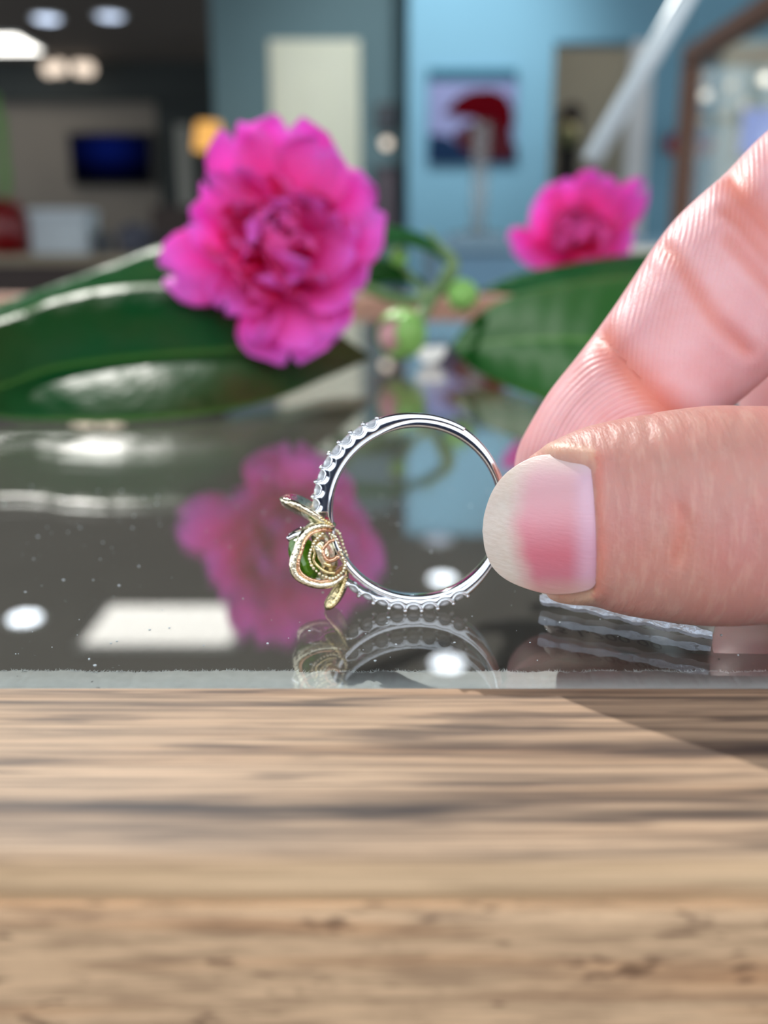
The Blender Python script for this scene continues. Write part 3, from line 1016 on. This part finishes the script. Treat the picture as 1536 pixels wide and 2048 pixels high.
leaf(sprig, [(640, 520, 280), (720, 500, 284), (800, 490, 288), (860, 505, 292), (900, 535, 296)],
     [(640, 490, 281), (720, 475, 286), (800, 474, 290), (860, 495, 294), (902, 533, 296)],
     [(640, 470, 290), (720, 452, 294), (800, 456, 297), (865, 482, 298), (904, 531, 296)], M['leaf2'], 3, 'short leaf at the right of the flower')
leaf(sprig, [(660, 590, 300), (720, 575, 303), (790, 565, 306), (850, 572, 308)], [(660, 550, 304), (720, 540, 308), (790, 545, 309), (852, 570, 309)],
     [(660, 520, 312), (720, 512, 316), (790, 525, 314), (854, 568, 310)], M['leaf3'], 3)
st = spline([P(562, 510, 236), P(640, 530, 262), P(700, 560, 290), P(800, 600, 305), P(868, 588, 302), P(900, 545, 297), P(903, 520, 296), P(880, 495, 295)], 40)
MB().tube(st, np.interp(np.linspace(0, 1, 40), [0, .4, .7, 1], [1.6, 1.8, 2.6, 1.4]), 10).build('stem', M['stem'], sprig)
MB().tube(spline([P(868, 588, 302), P(850, 620, 299), P(835, 640, 296), P(815, 645, 293)], 14), np.linspace(1.7, 2.2, 14), 10).build('stem', M['stem'], sprig)
MB().tube(spline([P(890, 510, 296), P(868, 478, 297), P(856, 462, 298)], 10), np.linspace(1.4, .6, 10), 8).build('stem', M['stem'], sprig)
# buds: sepals laid over an ovoid
def bud(c, r, axis, name, npet, pink):
    ax = axis / np.linalg.norm(axis)
    ref = np.cross(ax, [0, 0, 1.0]); ref /= np.linalg.norm(ref); o2 = np.cross(ax, ref)
    core = MB().lathe([(r * .3, -r * 1.02), (r * .72, -r * .75), (r * .95, -r * .2), (r * .88, r * .35), (r * .55, r * .85), (r * .12, r * 1.15)], c, 18, ax).build(name, M['petal_pale'] if pink else M['bud'], sprig, attrs=None)
    for i in range(npet):
        a0 = i * 2.4
        rows = []
        for t in np.linspace(-.95, .82, 9):
            row = []
            rr_ = r * math.sqrt(max(.05, 1 - (t * .92) ** 2)) * 1.06
            for u in np.linspace(-1, 1, 9):
                wd = .95 * math.sqrt(max(.02, 1 - max(0, (t + .1) / .93) ** 2))
                a = a0 + u * wd
                row.append(c + ax * (r * t) + (ref * math.cos(a) + o2 * math.sin(a)) * (rr_ + .03 * r * i / npet))
            rows.append(row)
        MB().grid(np.array(rows)).build('sepal', M['bud'], core, solid=.35)
    return core
M['petal_pale'] = plain('bud_petal', col(226, 176, 176), .5)
bud(P(803, 668, 291), 7.0, camv(np.array([-.75, -.25, -.5])), 'bud', 7, True)['label'] = 'plump green bud with pale pink tip'
bud(P(797, 512, 296), 2.6, camv(np.array([-.2, .5, -.8])), 'bud', 4, False)
MB().tube(spline([P(797, 516, 297), P(815, 545, 300), P(840, 575, 302), P(868, 588, 302)], 12), 1.0, 8).build('stem', M['stem'], sprig)
bud(P(925, 590, 300), 4.5, camv(np.array([.6, .3, -.6])), 'bud', 5, False)
# big flower
FB = P(560, 500, 230)
fx = camv(np.array([0.02, 0.12, -1.0])); fx /= np.linalg.norm(fx)
cr_, cu = camv(np.array([1.0, 0, 0])), camv(np.array([0, 1.0, 0]))
core = MB().lathe([(1, -6), (5, -4), (6, 0), (3, 5), (.5, 6)], FB, 14, fx).build('blossom', M['petal'], sprig, attrs=None)
core['label'] = 'big ruffled pink double blossom'
tips = [((585, 262), 250, 0, 74), ((468, 290), 180, .12, 70), ((660, 312), 190, .1, 72), ((768, 432), 250, .05, 76), ((412, 396), 110, .2, 66), ((335, 560), 200, -.05, 80),
        ((722, 605), 190, .05, 78), ((585, 735), 240, .0, 82), ((520, 705), 85, .1, 78), ((455, 640), 150, .1, 72), ((720, 520), 170, .05, 68), ((648, 700), 210, 0, 80), ((385, 470), 150, .15, 72)]
for i, ((tx_, ty), wpx, curl, tilt) in enumerate(tips):
    v = np.array([tx_ - 560, 495 - ty], float)
    L = np.hypot(*v) * 227 / FPX
    rad = (cr_ * v[0] + cu * v[1]) / np.hypot(*v)
    tl = math.radians(tilt)
    d = rad * math.sin(tl) + fx * math.cos(tl)
    add_petal(core, M['petal2'], FB + fx * 1.0, d, fx, L / math.sin(tl) * 1.02, wpx * .86 * 227 / FPX, .35, .07, 100 + i, curl=curl * .6)
rg_ = random.Random(21)
for i in range(30):
    a = i * 2.39996 + rg_.uniform(-.3, .3)
    q = (i + 1) / 30
    tl = math.radians(10 + 58 * q ** .8 + rg_.uniform(-6, 6))
    rad = cr_ * math.cos(a) + cu * math.sin(a)
    d = rad * math.sin(tl) + fx * math.cos(tl)
    L = (10 + 7.6 * q) * rg_.uniform(.85, 1.15)
    tw_ = rg_.uniform(-1.5, 1.5)
    face = fx * .4 - rad * .7 + np.cross(fx, rad) * tw_
    add_petal(core, M['petal' if i % 3 else 'petal2'], FB + fx * 2 + rad * 2.5 * q, d, face, L, L * rg_.uniform(.75, 1.15), .6, .10, 300 + i, notch=.25, curl=rg_.uniform(-.1, .25))

sprig2 = empty('camellia_sprig', (80, 300, 0), 'smaller pink camellia sprig with broad dark leaves on the glass behind the fingers', 'flower')
leaf(sprig2, [(902, 696, 283), (950, 742, 268), (1030, 780, 246), (1100, 803, 226), (1180, 826, 208), (1320, 850, 196), (1460, 850, 190)],
     [(902, 695, 284), (970, 687, 274), (1060, 681, 262), (1150, 681, 250), (1250, 690, 240), (1350, 705, 230), (1460, 720, 222)],
     [(902, 694, 286), (945, 640, 292), (1010, 598, 296), (1110, 572, 296), (1230, 556, 292), (1350, 556, 285), (1460, 580, 276)], M['leaf3'], 7, 'broad dark green leaf with pale midrib')
leaf(sprig2, [(960, 585, 318), (1050, 592, 314), (1160, 600, 310), (1300, 600, 305), (1460, 620, 300)], [(960, 583, 319), (1050, 570, 318), (1160, 556, 316), (1300, 545, 312), (1460, 560, 308)],
     [(960, 581, 320), (1040, 548, 324), (1150, 526, 326), (1300, 506, 326), (1460, 520, 322)], M['leaf2'], 5)
F2 = P(1155, 490, 338)
f2 = camv(np.array([-.15, .35, -.9])); f2 /= np.linalg.norm(f2)
core2 = MB().lathe([(1, -5), (4, -3), (5, 0), (3, 4), (.5, 5)], F2, 14, f2).build('blossom', M['petal'], sprig2)
tips2 = [((1012, 520), 110, .1, 78), ((1050, 420), 130, .1, 66), ((1150, 362), 150, .1, 70), ((1215, 368), 110, .2, 66), ((1296, 412), 90, .25, 76), ((1262, 470), 130, .1, 74), ((1250, 520), 120, 0, 82), ((1120, 532), 150, 0, 80), ((1065, 528), 120, 0, 80)]
for i, ((tx_, ty), wpx, curl, tilt) in enumerate(tips2):
    v = np.array([tx_ - 1155, 480 - ty], float)
    L = np.hypot(*v) * 334 / FPX
    rad = (cr_ * v[0] + cu * v[1]) / np.hypot(*v)
    tl = math.radians(tilt)
    add_petal(core2, M['petal2'], F2 + f2, rad * math.sin(tl) + f2 * math.cos(tl), f2, L / math.sin(tl), wpx * 334 / FPX, .4, .07, 500 + i, curl=curl)
for i in range(24):
    a = i * 2.39996; q = (i + 1) / 24
    tl = math.radians(12 + 50 * q)
    rad = cr_ * math.cos(a) + cu * math.sin(a) * .6
    L = (9 + 8 * q) * rg_.uniform(.85, 1.1)
    face = f2 * .6 - rad * .8 + np.cross(f2, rad) * rg_.uniform(-.8, .8)
    add_petal(core2, M['petal'], F2 + f2 * 2, rad * math.sin(tl) + f2 * math.cos(tl), face, L, L * .8, .7, .14, 600 + i, notch=.25)
MB().tube(spline([F2 - f2 * 5, P(1180, 540, 345), P(1230, 575, 335), P(1320, 600, 318), P(1470, 640, 300)], 20), 1.8, 10).build('stem', M['stem'], sprig2)
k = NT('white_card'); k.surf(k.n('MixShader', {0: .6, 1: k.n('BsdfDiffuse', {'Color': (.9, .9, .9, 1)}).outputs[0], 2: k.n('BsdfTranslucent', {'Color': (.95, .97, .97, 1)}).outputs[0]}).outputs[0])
gp = G(862, 729)  # translucent card added in place of a bright glint on the glass
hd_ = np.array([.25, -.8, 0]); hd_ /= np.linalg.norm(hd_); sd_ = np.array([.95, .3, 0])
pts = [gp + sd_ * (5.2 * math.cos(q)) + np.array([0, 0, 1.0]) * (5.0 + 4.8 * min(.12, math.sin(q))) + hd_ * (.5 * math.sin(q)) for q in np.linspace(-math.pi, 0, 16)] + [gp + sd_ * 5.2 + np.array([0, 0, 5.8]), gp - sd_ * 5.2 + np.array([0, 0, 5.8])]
MB().prism(pts, -hd_ * .25).build('glint_card', k.m, smooth=False, label='tiny white card standing in for a bright glint right of the green bud', cat='tag')

# ------------------------------------------------------------------ room shell
ZF, ZC = -980, 1350
M['teal'] = plain('teal_paint', col(104, 132, 138), .8, scale=3, var=.05)
M['blue'] = plain('blue_paint', col(122, 172, 194), .8, scale=3, var=.05)
M['cream'] = plain('cream_paint', col(232, 234, 212), .6, scale=3, var=.04)
M['grey'] = plain('taupe_paint', col(122, 115, 106), .85, scale=3)
M['ceil'] = plain('ceiling_paint', col(92, 86, 80), .9, scale=3)
M['floor'] = plain('floor_carpet', col(96, 84, 74), .9, scale=20)
M['navy'] = plain('navy_paint', col(40, 52, 78), .7, scale=3)
M['beige'] = plain('beige_paint', col(168, 160, 142), .8, scale=3)
M['black'] = plain('black_plastic', col(14, 14, 16), .4)
M['darkwood'] = plain('dark_wood', col(52, 36, 28), .55)
M['white'] = plain('white_gloss', col(225, 228, 228), .5, var=.04)


def box(name, a, b, mat, parent=None, **kw):
    return MB().box(a, b).build(name, mat, parent, smooth=False, **kw)


box('floor', (-6000, -1500, ZF - 60), (5000, 9000, ZF), M['floor'], kind='structure')
box('ceiling', (-6000, -600, ZC), (5000, 9000, ZC + 80), M['ceil'], kind='structure')
xl = W(430, 250, 5000)[0]
wf = MB().box((-6000, -1600, ZF), (5000, -1500, 230))  # unseen navy wall behind the camera, added as a dark reflection for the ring
for x in (-6000, -3200, -400, 2400): wf.box((x - 45, -1580, 230), (x + 45, -1520, ZC))
wf.build('reflection_wall', M['navy'], smooth=False, kind='structure')
box('wall_back', (xl, 5000, ZF), (700, 5120, ZC), M['teal'], kind='structure')
xb, xd0, xd1 = W(817, 240, 4600)[0], W(1103, 240, 4600)[0], W(1300, 240, 4600)[0]
zt = W(1200, 84, 4600)[2]
rw = MB().box((xb, 4600, ZF), (xd0, 4720, ZC)).box((xd0, 4600, zt), (xd1, 4720, ZC)).box((xd1, 4600, ZF), (5000, 4720, ZC))
rw.build('wall_right', M['blue'], smooth=False, kind='structure')
box('wall_far_right', (500, 6300, ZF), (3200, 6400, ZC), M['beige'], kind='structure')
box('wall_far_left', (-6000, 7600, ZF), (400, 7700, ZC), M['grey'], kind='structure')
p0, p1 = W(1256, 240, 4590), W(1297, 240, 4590)
tr = box('trim_1', (p0[0], 4570, ZF), (p1[0], 4605, zt), M['white'], kind='structure')
# cream door in the teal wall
d0, d1 = W(556, 200, 5000)[0], W(706, 200, 5000)[0]
dz = W(600, 104, 5000)[2]
door = box('door_1', (d0, 4965, ZF), (d1, 5000, dz), M['cream'], kind='structure')
box('door_trim', (d0 - 34, 4975, ZF), (d0 - 2, 5000, dz), M['cream'], door)
box('door_trim', (d1 + 2, 4975, ZF), (d1 + 34, 5000, dz), M['cream'], door)
box('door_trim', (d0 - 34, 4975, dz + 2), (d1 + 34, 5000, dz + 50), M['cream'], door)
MB().ball((d0 + 70, 4940, -40), 28).build('door_knob', plain('brass', (.6, .45, .2, 1), .3, 1.0), door)
for z0 in (ZF + 150, ZF + 1050):
    box('door_panel', (d0 + 120, 4955, z0), (d1 - 120, 4966, z0 + 750), M['cream'], door)
# pale door in the far left wall
q0, q1 = W(352, 250, 7590), W(388, 400, 7590)
d2 = box('door_2', (q0[0], 7560, ZF), (q1[0], 7600, q0[2]), plain('pale_door', col(150, 150, 142), .7), kind='structure')
# dark soffit and dark side panel of the far left room
M['charcoal'] = plain('charcoal_paint', col(44, 50, 50), .85, scale=3)
box('trim_2', (-6000, 7480, W(200, 200, 7480)[2]), (W(440, 200, 7480)[0], 7600, ZC), M['charcoal'], kind='structure')
box('trim_3', (W(316, 300, 7570)[0], 7570, ZF), (W(440, 300, 7570)[0], 7600, W(200, 200, 7480)[2]), M['charcoal'], kind='structure')


def picture(name, px0, py0, px1, py1, Y, th, label, cat='picture', frame=None):
    a, b = W(px0, py1, Y), W(px1, py0, Y)
    e = empty(name, ((a[0] + b[0]) / 2, Y, a[2]), label, cat)
    return e, a, b


# painting with a red bloom on the blue wall
pe, a, b = picture('wall_painting', 857, 138, 1034, 326, 4560, 30, 'square wall painting of a dark red bloom on the blue wall')
box('canvas', (a[0], 4562, a[2]), (b[0], 4600, b[2]), plain('canvas_lavender', col(128, 134, 176), .7), pe)
def patch(name, pts, c, off):
    MB().prism([W(x, y, 4562 - off) for x, y in pts], (0, 2.0, 0)).build(name, plain(name, c, .9, **{'Specular IOR Level': .05}), pe, smooth=False)
patch('painted_border', [(857, 138), (1034, 138), (1034, 163), (857, 163)], col(48, 92, 108), 2)
patch('painted_shadow', [(857, 268), (895, 272), (935, 300), (1034, 290), (1034, 326), (857, 326)], col(26, 46, 74), 2)
patch('painted_stem', [(905, 268), (960, 235), (1020, 245), (1030, 318), (960, 320), (925, 300)], col(70, 26, 32), 4.5)
patch('painted_bloom', [(888, 225), (915, 195), (945, 180), (985, 178), (1012, 190), (1026, 215), (1028, 250), (1012, 265), (990, 240), (950, 236), (915, 232)], col(74, 0, 8), 7)
# small things on the teal wall
fe, a, b = picture('wall_frame', 752, 206, 796, 262, 4960, 20, 'small dark framed notice high on the teal wall', 'frame')
box('frame', (a[0], 4975, a[2]), (b[0], 5000, b[2]), M['black'], fe); box('print', (a[0] + 18, 4971, a[2] + 18), (b[0] - 18, 4976, b[2] - 18), plain('dark_print', col(40, 52, 64), .5), fe)
fe, a, b = picture('wall_poster', 748, 330, 802, 470, 4960, 20, 'tall dim poster low on the teal wall beside the blue wall', 'poster')
box('frame', (a[0], 4975, a[2]), (b[0], 5000, b[2]), plain('poster_frame', col(52, 48, 56), .6), fe); box('print', (a[0] + 40, 4971, a[2] + 30), (b[0] - 40, 4976, b[2] - 30), plain('poster_print', col(108, 96, 104), .6), fe)
c = W(773, 285, 4930)
so = empty('wall_sconce', (c[0], 4990, c[2] - 40), 'small round glowing wall light on the teal wall', 'light')
MB().lathe([(30, 0), (34, 8), (20, 14)], (c[0], 5000, c[2]), 16, (0, -1, 0)).build('backplate', M['black'], so)
MB().ball((c[0], 4972, c[2]), 24).build('bulb', glow('sconce_glow', (1, .86, .72, 1), 1.6), so)

# clock in the doorway
c0, c1 = W(1112, 480, 5600), W(1166, 205, 5600)
ck = empty('longcase_clock', ((c0[0] + c1[0]) / 2, 5700, ZF), 'tall dark arched clock with pale dial standing in the doorway', 'clock')
cx, hwid = (c0[0] + c1[0]) / 2, (c1[0] - c0[0]) / 2
arc = [(cx - hwid, 5600, c1[2] - 220)] + [(cx + hwid * -math.cos(t), 5600, c1[2] - hwid + hwid * math.sin(t)) for t in np.linspace(0, math.pi, 14)] + [(cx + hwid, 5600, c1[2] - 220)]
MB().prism(arc, (0, 180, 0)).build('hood', M['darkwood'], ck, smooth=False)
box('trunk', (cx - hwid * .85, 5620, ZF + 350), (cx + hwid * .85, 5770, c1[2] - 220), M['darkwood'], ck)
box('plinth', (cx - hwid, 5600, ZF), (cx + hwid, 5780, ZF + 350), M['darkwood'], ck)
dc = W(1136, 268, 5590)
MB().lathe([(62, 0), (62, 10), (4, 12)], (dc[0], 5600, dc[2]), 24, (0, -1, 0)).build('dial', plain('clock_dial', col(170, 160, 110), .5), ck)
MB().box((dc[0] - 3, 5583, dc[2]), (dc[0] + 3, 5586, dc[2] + 45)).build('clock_hand', M['black'], ck, smooth=False)

# ------------------------------------------------------------------ glass cabinet on the right
CXL, CYB, CYF = 735, 2520, 1350
czt = W(1320, 128, CYB)[2]
cab = empty('glass_cabinet', (1250, 1950, ZF), 'brown wood framed glass cabinet at the right edge beyond the fingers', 'cabinet')
T = 44
M['cabwood'] = plain('cabinet_wood', col(128, 88, 66), .5)
M['clear'] = thin_glass('cabinet_glass')
for nm, a, b in (('top_rail', (CXL, CYF, czt), (CXL + T, CYB + T, czt + T)), ('top_rail', (CXL + T, CYB, czt), (1800, CYB + T, czt + T)), ('top_rail', (CXL + T, CYF, czt), (1800, CYF + T, czt + T)),
                 ('post', (CXL, CYB, ZF), (CXL + T, CYB + T, czt)), ('post', (CXL, CYF, ZF), (CXL + T, CYF + T, czt)), ('post', (1756, CYB, ZF), (1800, CYB + T, czt)), ('post', (1756, CYF, ZF), (1800, CYF + T, czt)),
                 ('base_panel', (CXL + T, CYF + T, ZF), (1756, CYB, -60))):
    MB().bevbox(a, b, 5).build(nm, M['cabwood'], cab, smooth=False)
box('glass_side', (CXL + 18, CYF + T, -60), (CXL + 24, CYB, czt), M['clear'], cab)
box('glass_back', (CXL + T, CYB + 18, -60), (1756, CYB + 24, czt), M['clear'], cab)
box('cabinet_shelf', (CXL + T, CYF + T, -60), (1756, CYB, -40), M['white'], cab)
ls = empty('glint_string', (*W(1440, 200, 3000)[:2], ZC), 'added string of glowing balls standing in for glints seen through the glass cabinet', 'light')
glint_spots = [(1366, 203, .55), (1411, 190, 1.6), (1462, 170, .5), (1412, 155, .4), (1530, 158, 3.0), (1490, 208, .4), (1408, 240, .45), (1446, 235, .4), (1368, 172, .3), (1528, 104, .5)]  # glowing balls on an added wire stand in for glints at the cabinet
wire = [W(x, y, 3000 - 20 * (i % 3)) for i, (x, y, e) in enumerate(sorted(glint_spots))]
MB().tube(spline([(wire[0][0], wire[0][1], ZC)] + wire + [(wire[-1][0], wire[-1][1], ZC)], 90), 1.5, 6).build('wire', M['black'], ls)
for i, (x, y, e) in enumerate(sorted(glint_spots)):
    MB().ball(wire[i], 14, 12, 8).build('bulb', glow('glint_glow', (1, .88, .74, 1), e * 1.5), ls)
# things beyond the cabinet
c = W(1385, 286, 4540)
sg = empty('window_sign', (c[0], 4560, c[2] - 60), 'oval red and blue sign on the wall seen through the cabinet', 'sign')
MB().lathe([(112, 0), (112, 14), (100, 18)], (c[0], 4590, c[2]), 32, (0, -1, 0)).build('sign_board', plain('sign_red', col(170, 56, 60), .5), sg)
for v in sg.children[0].data.vertices: v.co.z = (v.co.z - .06) * .55 + .06
MB().prism([(c[0] - 95, 4568, c[2] + 4), (c[0] + 95, 4568, c[2] + 4), (c[0] + 70, 4568, c[2] + 44), (c[0], 4568, c[2] + 56), (c[0] - 70, 4568, c[2] + 44)], (0, 4, 0)).build('sign_band', plain('sign_blue', col(50, 70, 150), .5), sg, smooth=False)
a, b = W(1478, 310, 4000), W(1640, 218, 4000)
mo = empty('blue_monitor', ((a[0] + b[0]) / 2, 4020, -60), 'glowing blue screen at the right edge behind the index finger', 'screen')
box('screen_case', (a[0] - 15, 4000, a[2] - 15), (b[0] + 15, 4040, b[2] + 15), M['black'], mo)
box('screen', (a[0], 3996, a[2]), (b[0], 4001, b[2]), glow('screen_blue', (.22, .34, 1, 1), .9), mo)
mx = (a[0] + b[0]) / 2
box('stand', (mx - 30, 4005, -40), (mx + 30, 4035, a[2] - 15), M['black'], mo)
box('stand_foot', (mx - 110, 3960, -60), (mx + 110, 4080, -40), M['black'], mo)
box('side_table', (mx - 250, 3850, ZF), (mx + 500, 4250, -60), M['darkwood'], label='dark side table under the blue screen', cat='table')

# ------------------------------------------------------------------ middle distance, right of the flower
# pale blue counter with a clear stand on it
bc = empty('back_counter', (420, 1700, ZF), 'pale blue glass fronted counter beyond the green stems', 'counter')
zt2 = 52
box('counter_top', (60, 1400, zt2 - 18), (700, 1950, zt2), plain('counter_rim', col(124, 160, 180), .4), bc)
box('counter_front', (75, 1415, ZF + 80), (685, 1935, zt2 - 18), plain('counter_blue', col(110, 152, 178), .35), bc)
box('counter_plinth', (90, 1440, ZF), (670, 1920, ZF + 80), M['darkwood'], bc)
k = NT('acrylic'); k.surf(k.n('MixShader', {0: .42, 1: k.n('BsdfTransparent').outputs[0], 2: k.n('BsdfPrincipled', {'Base Color': (.45, .46, .46, 1), 'Roughness': .2}).outputs[0]}).outputs[0])
M['acrylic'] = k.m
c = W(955, 455, 1500)
ac = empty('display_stand', (c[0], 1500, zt2), 'slim clear stand with round base in front of the blue wall', 'stand')
MB().lathe([(44, 0), (44, 5), (40, 8), (8, 14)], (c[0], 1500, zt2), 24).build('base', M['acrylic'], ac)
c2 = W(962, 245, 1500)
MB().tube([(c[0], 1500, zt2 + 8), (c[0] + 2, 1500, zt2 + 60), (c2[0], 1500, c2[2])], [11, 12, 14], 12).build('pole', M['acrylic'], ac)

# slanting lamp arm
la = P(1183, 322, 470); lb = P(1372, -8, 470); lc = P(1560, -330, 470)
lx = P(1990, 560, 400)
dl = empty('desk_lamp', (lx[0], lx[1], 0), 'slim pale lamp arm slanting down from the top right', 'lamp')
M['silver'] = plain('pale_silver', col(196, 208, 212), .35, .15)
MB().tube([la, lb, lc], 5.2, 14).build('arm', M['silver'], dl)
MB().ball(lc, 8).build('joint', M['silver'], dl)
MB().tube([lc, np.array([lx[0], lx[1], lc[2] - 40]), np.array([lx[0], lx[1], 10])], 5.2, 14).build('pole', M['silver'], dl)
MB().lathe([(52, 0), (52, 8), (45, 12), (7, 14)], (lx[0], lx[1], 0), 28).build('base', M['silver'], dl)

# white tray behind the broad leaf
a = W(1215, 512, 560)
box_t = empty('display_tray', (a[0] + 60, 590, 0), 'white padded display tray beyond the second pink flower', 'tray')
MB().bevbox((a[0], 520, 0), (a[0] + 190, 590, 28), 3).build('tray_body', M['white'], box_t, smooth=False)
MB().bevbox((a[0] + 14, 575, 28), (a[0] + 190, 594, 38), 3).build('tray_back', plain('tray_grey', col(190, 186, 176), .7), box_t, smooth=False)

# ------------------------------------------------------------------ left background
lcn = empty('side_counter', (-1000, 2700, ZF), 'dim counter with beige top at the left beyond the leaves', 'counter')
box('counter_top', (-1700, 2480, 2), (-620, 2900, 24), plain('beige_top', col(150, 136, 112), .5), lcn)
box('counter_body', (-1680, 2500, ZF), (-640, 2880, 2), M['darkwood'], lcn)
a, b = W(62, 508, 2560), W(170, 432, 2560)
wb = MB().bevbox((a[0], 2560, 24), (b[0], 2680, b[2]), 6)
wbo = empty('white_box', ((a[0] + b[0]) / 2, 2620, 24), 'small pale box on the beige counter at left', 'box')
wb.build('box_body', plain('box_white', col(196, 206, 210), .5), wbo, smooth=False)
MB().bevbox((a[0] - 4, 2556, b[2]), (b[0] + 4, 2684, b[2] + 18), 5).build('lid', plain('box_lid', col(206, 214, 218), .5), wbo, smooth=False)
for i, (x0, x1, yt, c) in enumerate([(232, 302, 446, (78, 80, 92)), (176, 222, 462, (88, 92, 96)), (312, 372, 466, (52, 50, 56))]):
    a, b = W(x0, 505, 2600), W(x1, yt, 2600)
    e = empty('display_bust', ((a[0] + b[0]) / 2, 2620, 24), ['grey display bust, middle of the three right of the pale box', 'low grey display bust next to the pale box', 'dark display bust nearest the pink flower'][i], 'display', 'display busts on the left counter')
    w = (b[0] - a[0]) / 2; H = b[2] - 24
    MB().lathe([(w * .8, 0), (w * .85, 8), (w * .9, H * .45), (w, H * .7), (w * .6, H * .92), (w * .3, H)], ((a[0] + b[0]) / 2, 2620, 24), 18).build('bust_body', plain('bust', col(*c), .7), e)
    MB().lathe([(w * .95, -.0), (w * .95, 6)], ((a[0] + b[0]) / 2, 2620, 24), 18).build('bust_foot', M['black'], e)
c = W(18, 505, 2560)
rp = empty('red_vase', (c[0], 2560, 24), 'dark red vase with green stalks at the left edge', 'vase')
H = W(18, 398, 2560)[2] - 24
MB().lathe([(34, 0), (50, 10), (56, H * .5), (44, H * .85), (30, H), (26, H - 6)], (c[0], 2560, 24), 22).build('vase_body', plain('red_glaze', col(120, 10, 14), .3), rp)
M['stalk'] = plain('stalk_green', col(92, 140, 62), .6)
for i, (dx, top) in enumerate(((-30, 190), (-18, 230), (-8, 330))):
    t = W(18 + dx, top, 2560)
    sb = spline([(c[0], 2560, 24 + H - 20), ((c[0] + t[0]) / 2 + 6, 2560, (24 + H + t[2]) / 2), (t[0], 2560, t[2])], 14)
    MB().tube(sb, np.linspace(7, 12, 14), 8).build('stalk', M['stalk'], rp)
# TV
a, b = W(142, 372, 7540), W(302, 264, 7540)
tv_ = empty('television', ((a[0] + b[0]) / 2, 7590, a[2]), 'black television on the far taupe wall with a dim blue picture', 'television')
MB().bevbox((a[0], 7540, a[2]), (b[0], 7600, b[2]), 8).build('tv_case', M['black'], tv_, smooth=False)
k = NT('tv_picture')
gcd = k.n('TexCoord').outputs['Generated']
g2 = k.n('Mapping', {'Vector': gcd, 'Location': (-.48, 0, -.72), 'Scale': (1, 0, 1)}).outputs[0]
dd = k.n('VectorMath', {0: g2}, operation='LENGTH').outputs['Value']
k.surf(k.n('Emission', {'Color': k.ramp(dd, [(0.0, (.004, .012, .14, 1)), (.45, (.001, .002, .02, 1)), (.7, (.0, .0, .001, 1))]), 'Strength': .55}).outputs[0])
box('screen', (a[0] + 20, 7534, a[2] + 20), (b[0] - 20, 7541, b[2] - 20), k.m, tv_)
# orange lamp on a dark cabinet by the teal wall's edge
c = W(418, 272, 4700)
dk = box('low_cabinet', (c[0] - 260, 4560, ZF), (c[0] + 120, 4880, 230), M['darkwood'], label='dark low cabinet at the end of the teal wall', cat='cabinet')
tl_ = empty('table_lamp', (c[0], 4700, 230), 'table lamp with glowing amber shade left of the teal wall', 'lamp')
MB().lathe([(60, 0), (62, 12), (20, 30), (14, 80), (30, 130), (12, c[2] - 60 - 230)], (c[0], 4700, 230), 20).build('lamp_base', M['darkwood'], tl_)
MB().lathe([(72, -62), (76, -55), (58, 50), (52, 58)], (c[0], 4700, c[2]), 20).build('lamp_shade', glow('amber_shade', (1, .52, .14, 1), 1.0), tl_)
# ceiling fittings
def downlight(x, y, label, s=10.0, grp='recessed downlights', r=75):
    e = empty('ceiling_downlight', (x, y, ZC), label, 'light', grp)
    MB().lathe([(r + 18, 0), (r + 18, -6), (r, -8)], (x, y, ZC), 24).build('trim_ring', M['white'], e)
    MB().lathe([(r, -7), (r * .9, -12), (5, -14)], (x, y, ZC), 24).build('lens', glow('downlight_glow', (.66, .78, 1, 1) if s < 3 else (.86, .93, 1, 1), s), e)
downlight(-1975, 6135, 'round bluish downlight in the dark ceiling, left one', 2.4)
downlight(-1588, 6074, 'round bluish downlight in the dark ceiling, right one', 1.9)
downlight(-1395, 3448, 'bright ceiling downlight mirrored in the glass at left', 11, None, 60)
downlight(255, 3912, 'bright ceiling downlight mirrored inside the ring', 9, None, 55)
downlight(267, 4500, 'ceiling downlight close to the blue wall', 1.2, None, 60)
downlight(220, 3032, 'bright ceiling downlight mirrored below the ring', 11, None, 55)
def ceil_panel(a, b, label, s):
    e = empty('ceiling_panel', ((a[0] + b[0]) / 2, (a[1] + b[1]) / 2, ZC), label, 'light')
    mb = MB()
    box('panel_frame', (a[0] - 25, a[1] - 25, ZC - 12), (b[0] + 25, b[1] + 25, ZC), M['white'], e)
    box('diffuser', (a[0], a[1], ZC - 18), (b[0], b[1], ZC - 12), glow('panel_glow', (1, .97, .9, 1), s), e)
ceil_panel((-3000, 6600), (-2330, 7050), 'square lit ceiling panel at the upper left', 5)
ca, cb_ = (-1090, 3190), (-560, 3560)
ceil_panel(ca, cb_, 'lit ceiling panel mirrored in the glass left of the ring', 3.2)
pd = empty('pendant_cluster', (-2374, 7300, ZC), 'cluster of warm pendant bulbs below the ceiling panel', 'light')
pc = [W(x, y, 7300) for x, y in ((98, 138), (120, 136), (158, 137), (176, 138))]
for q in pc:
    MB().tube([(q[0], q[1], q[2] + 40), (q[0], q[1], ZC)], 4, 6).build('cord', M['black'], pd)
    MB().ball(q, 48, 12, 8).build('bulb', glow('pendant_glow', (1, .82, .66, 1), 1.3), pd)
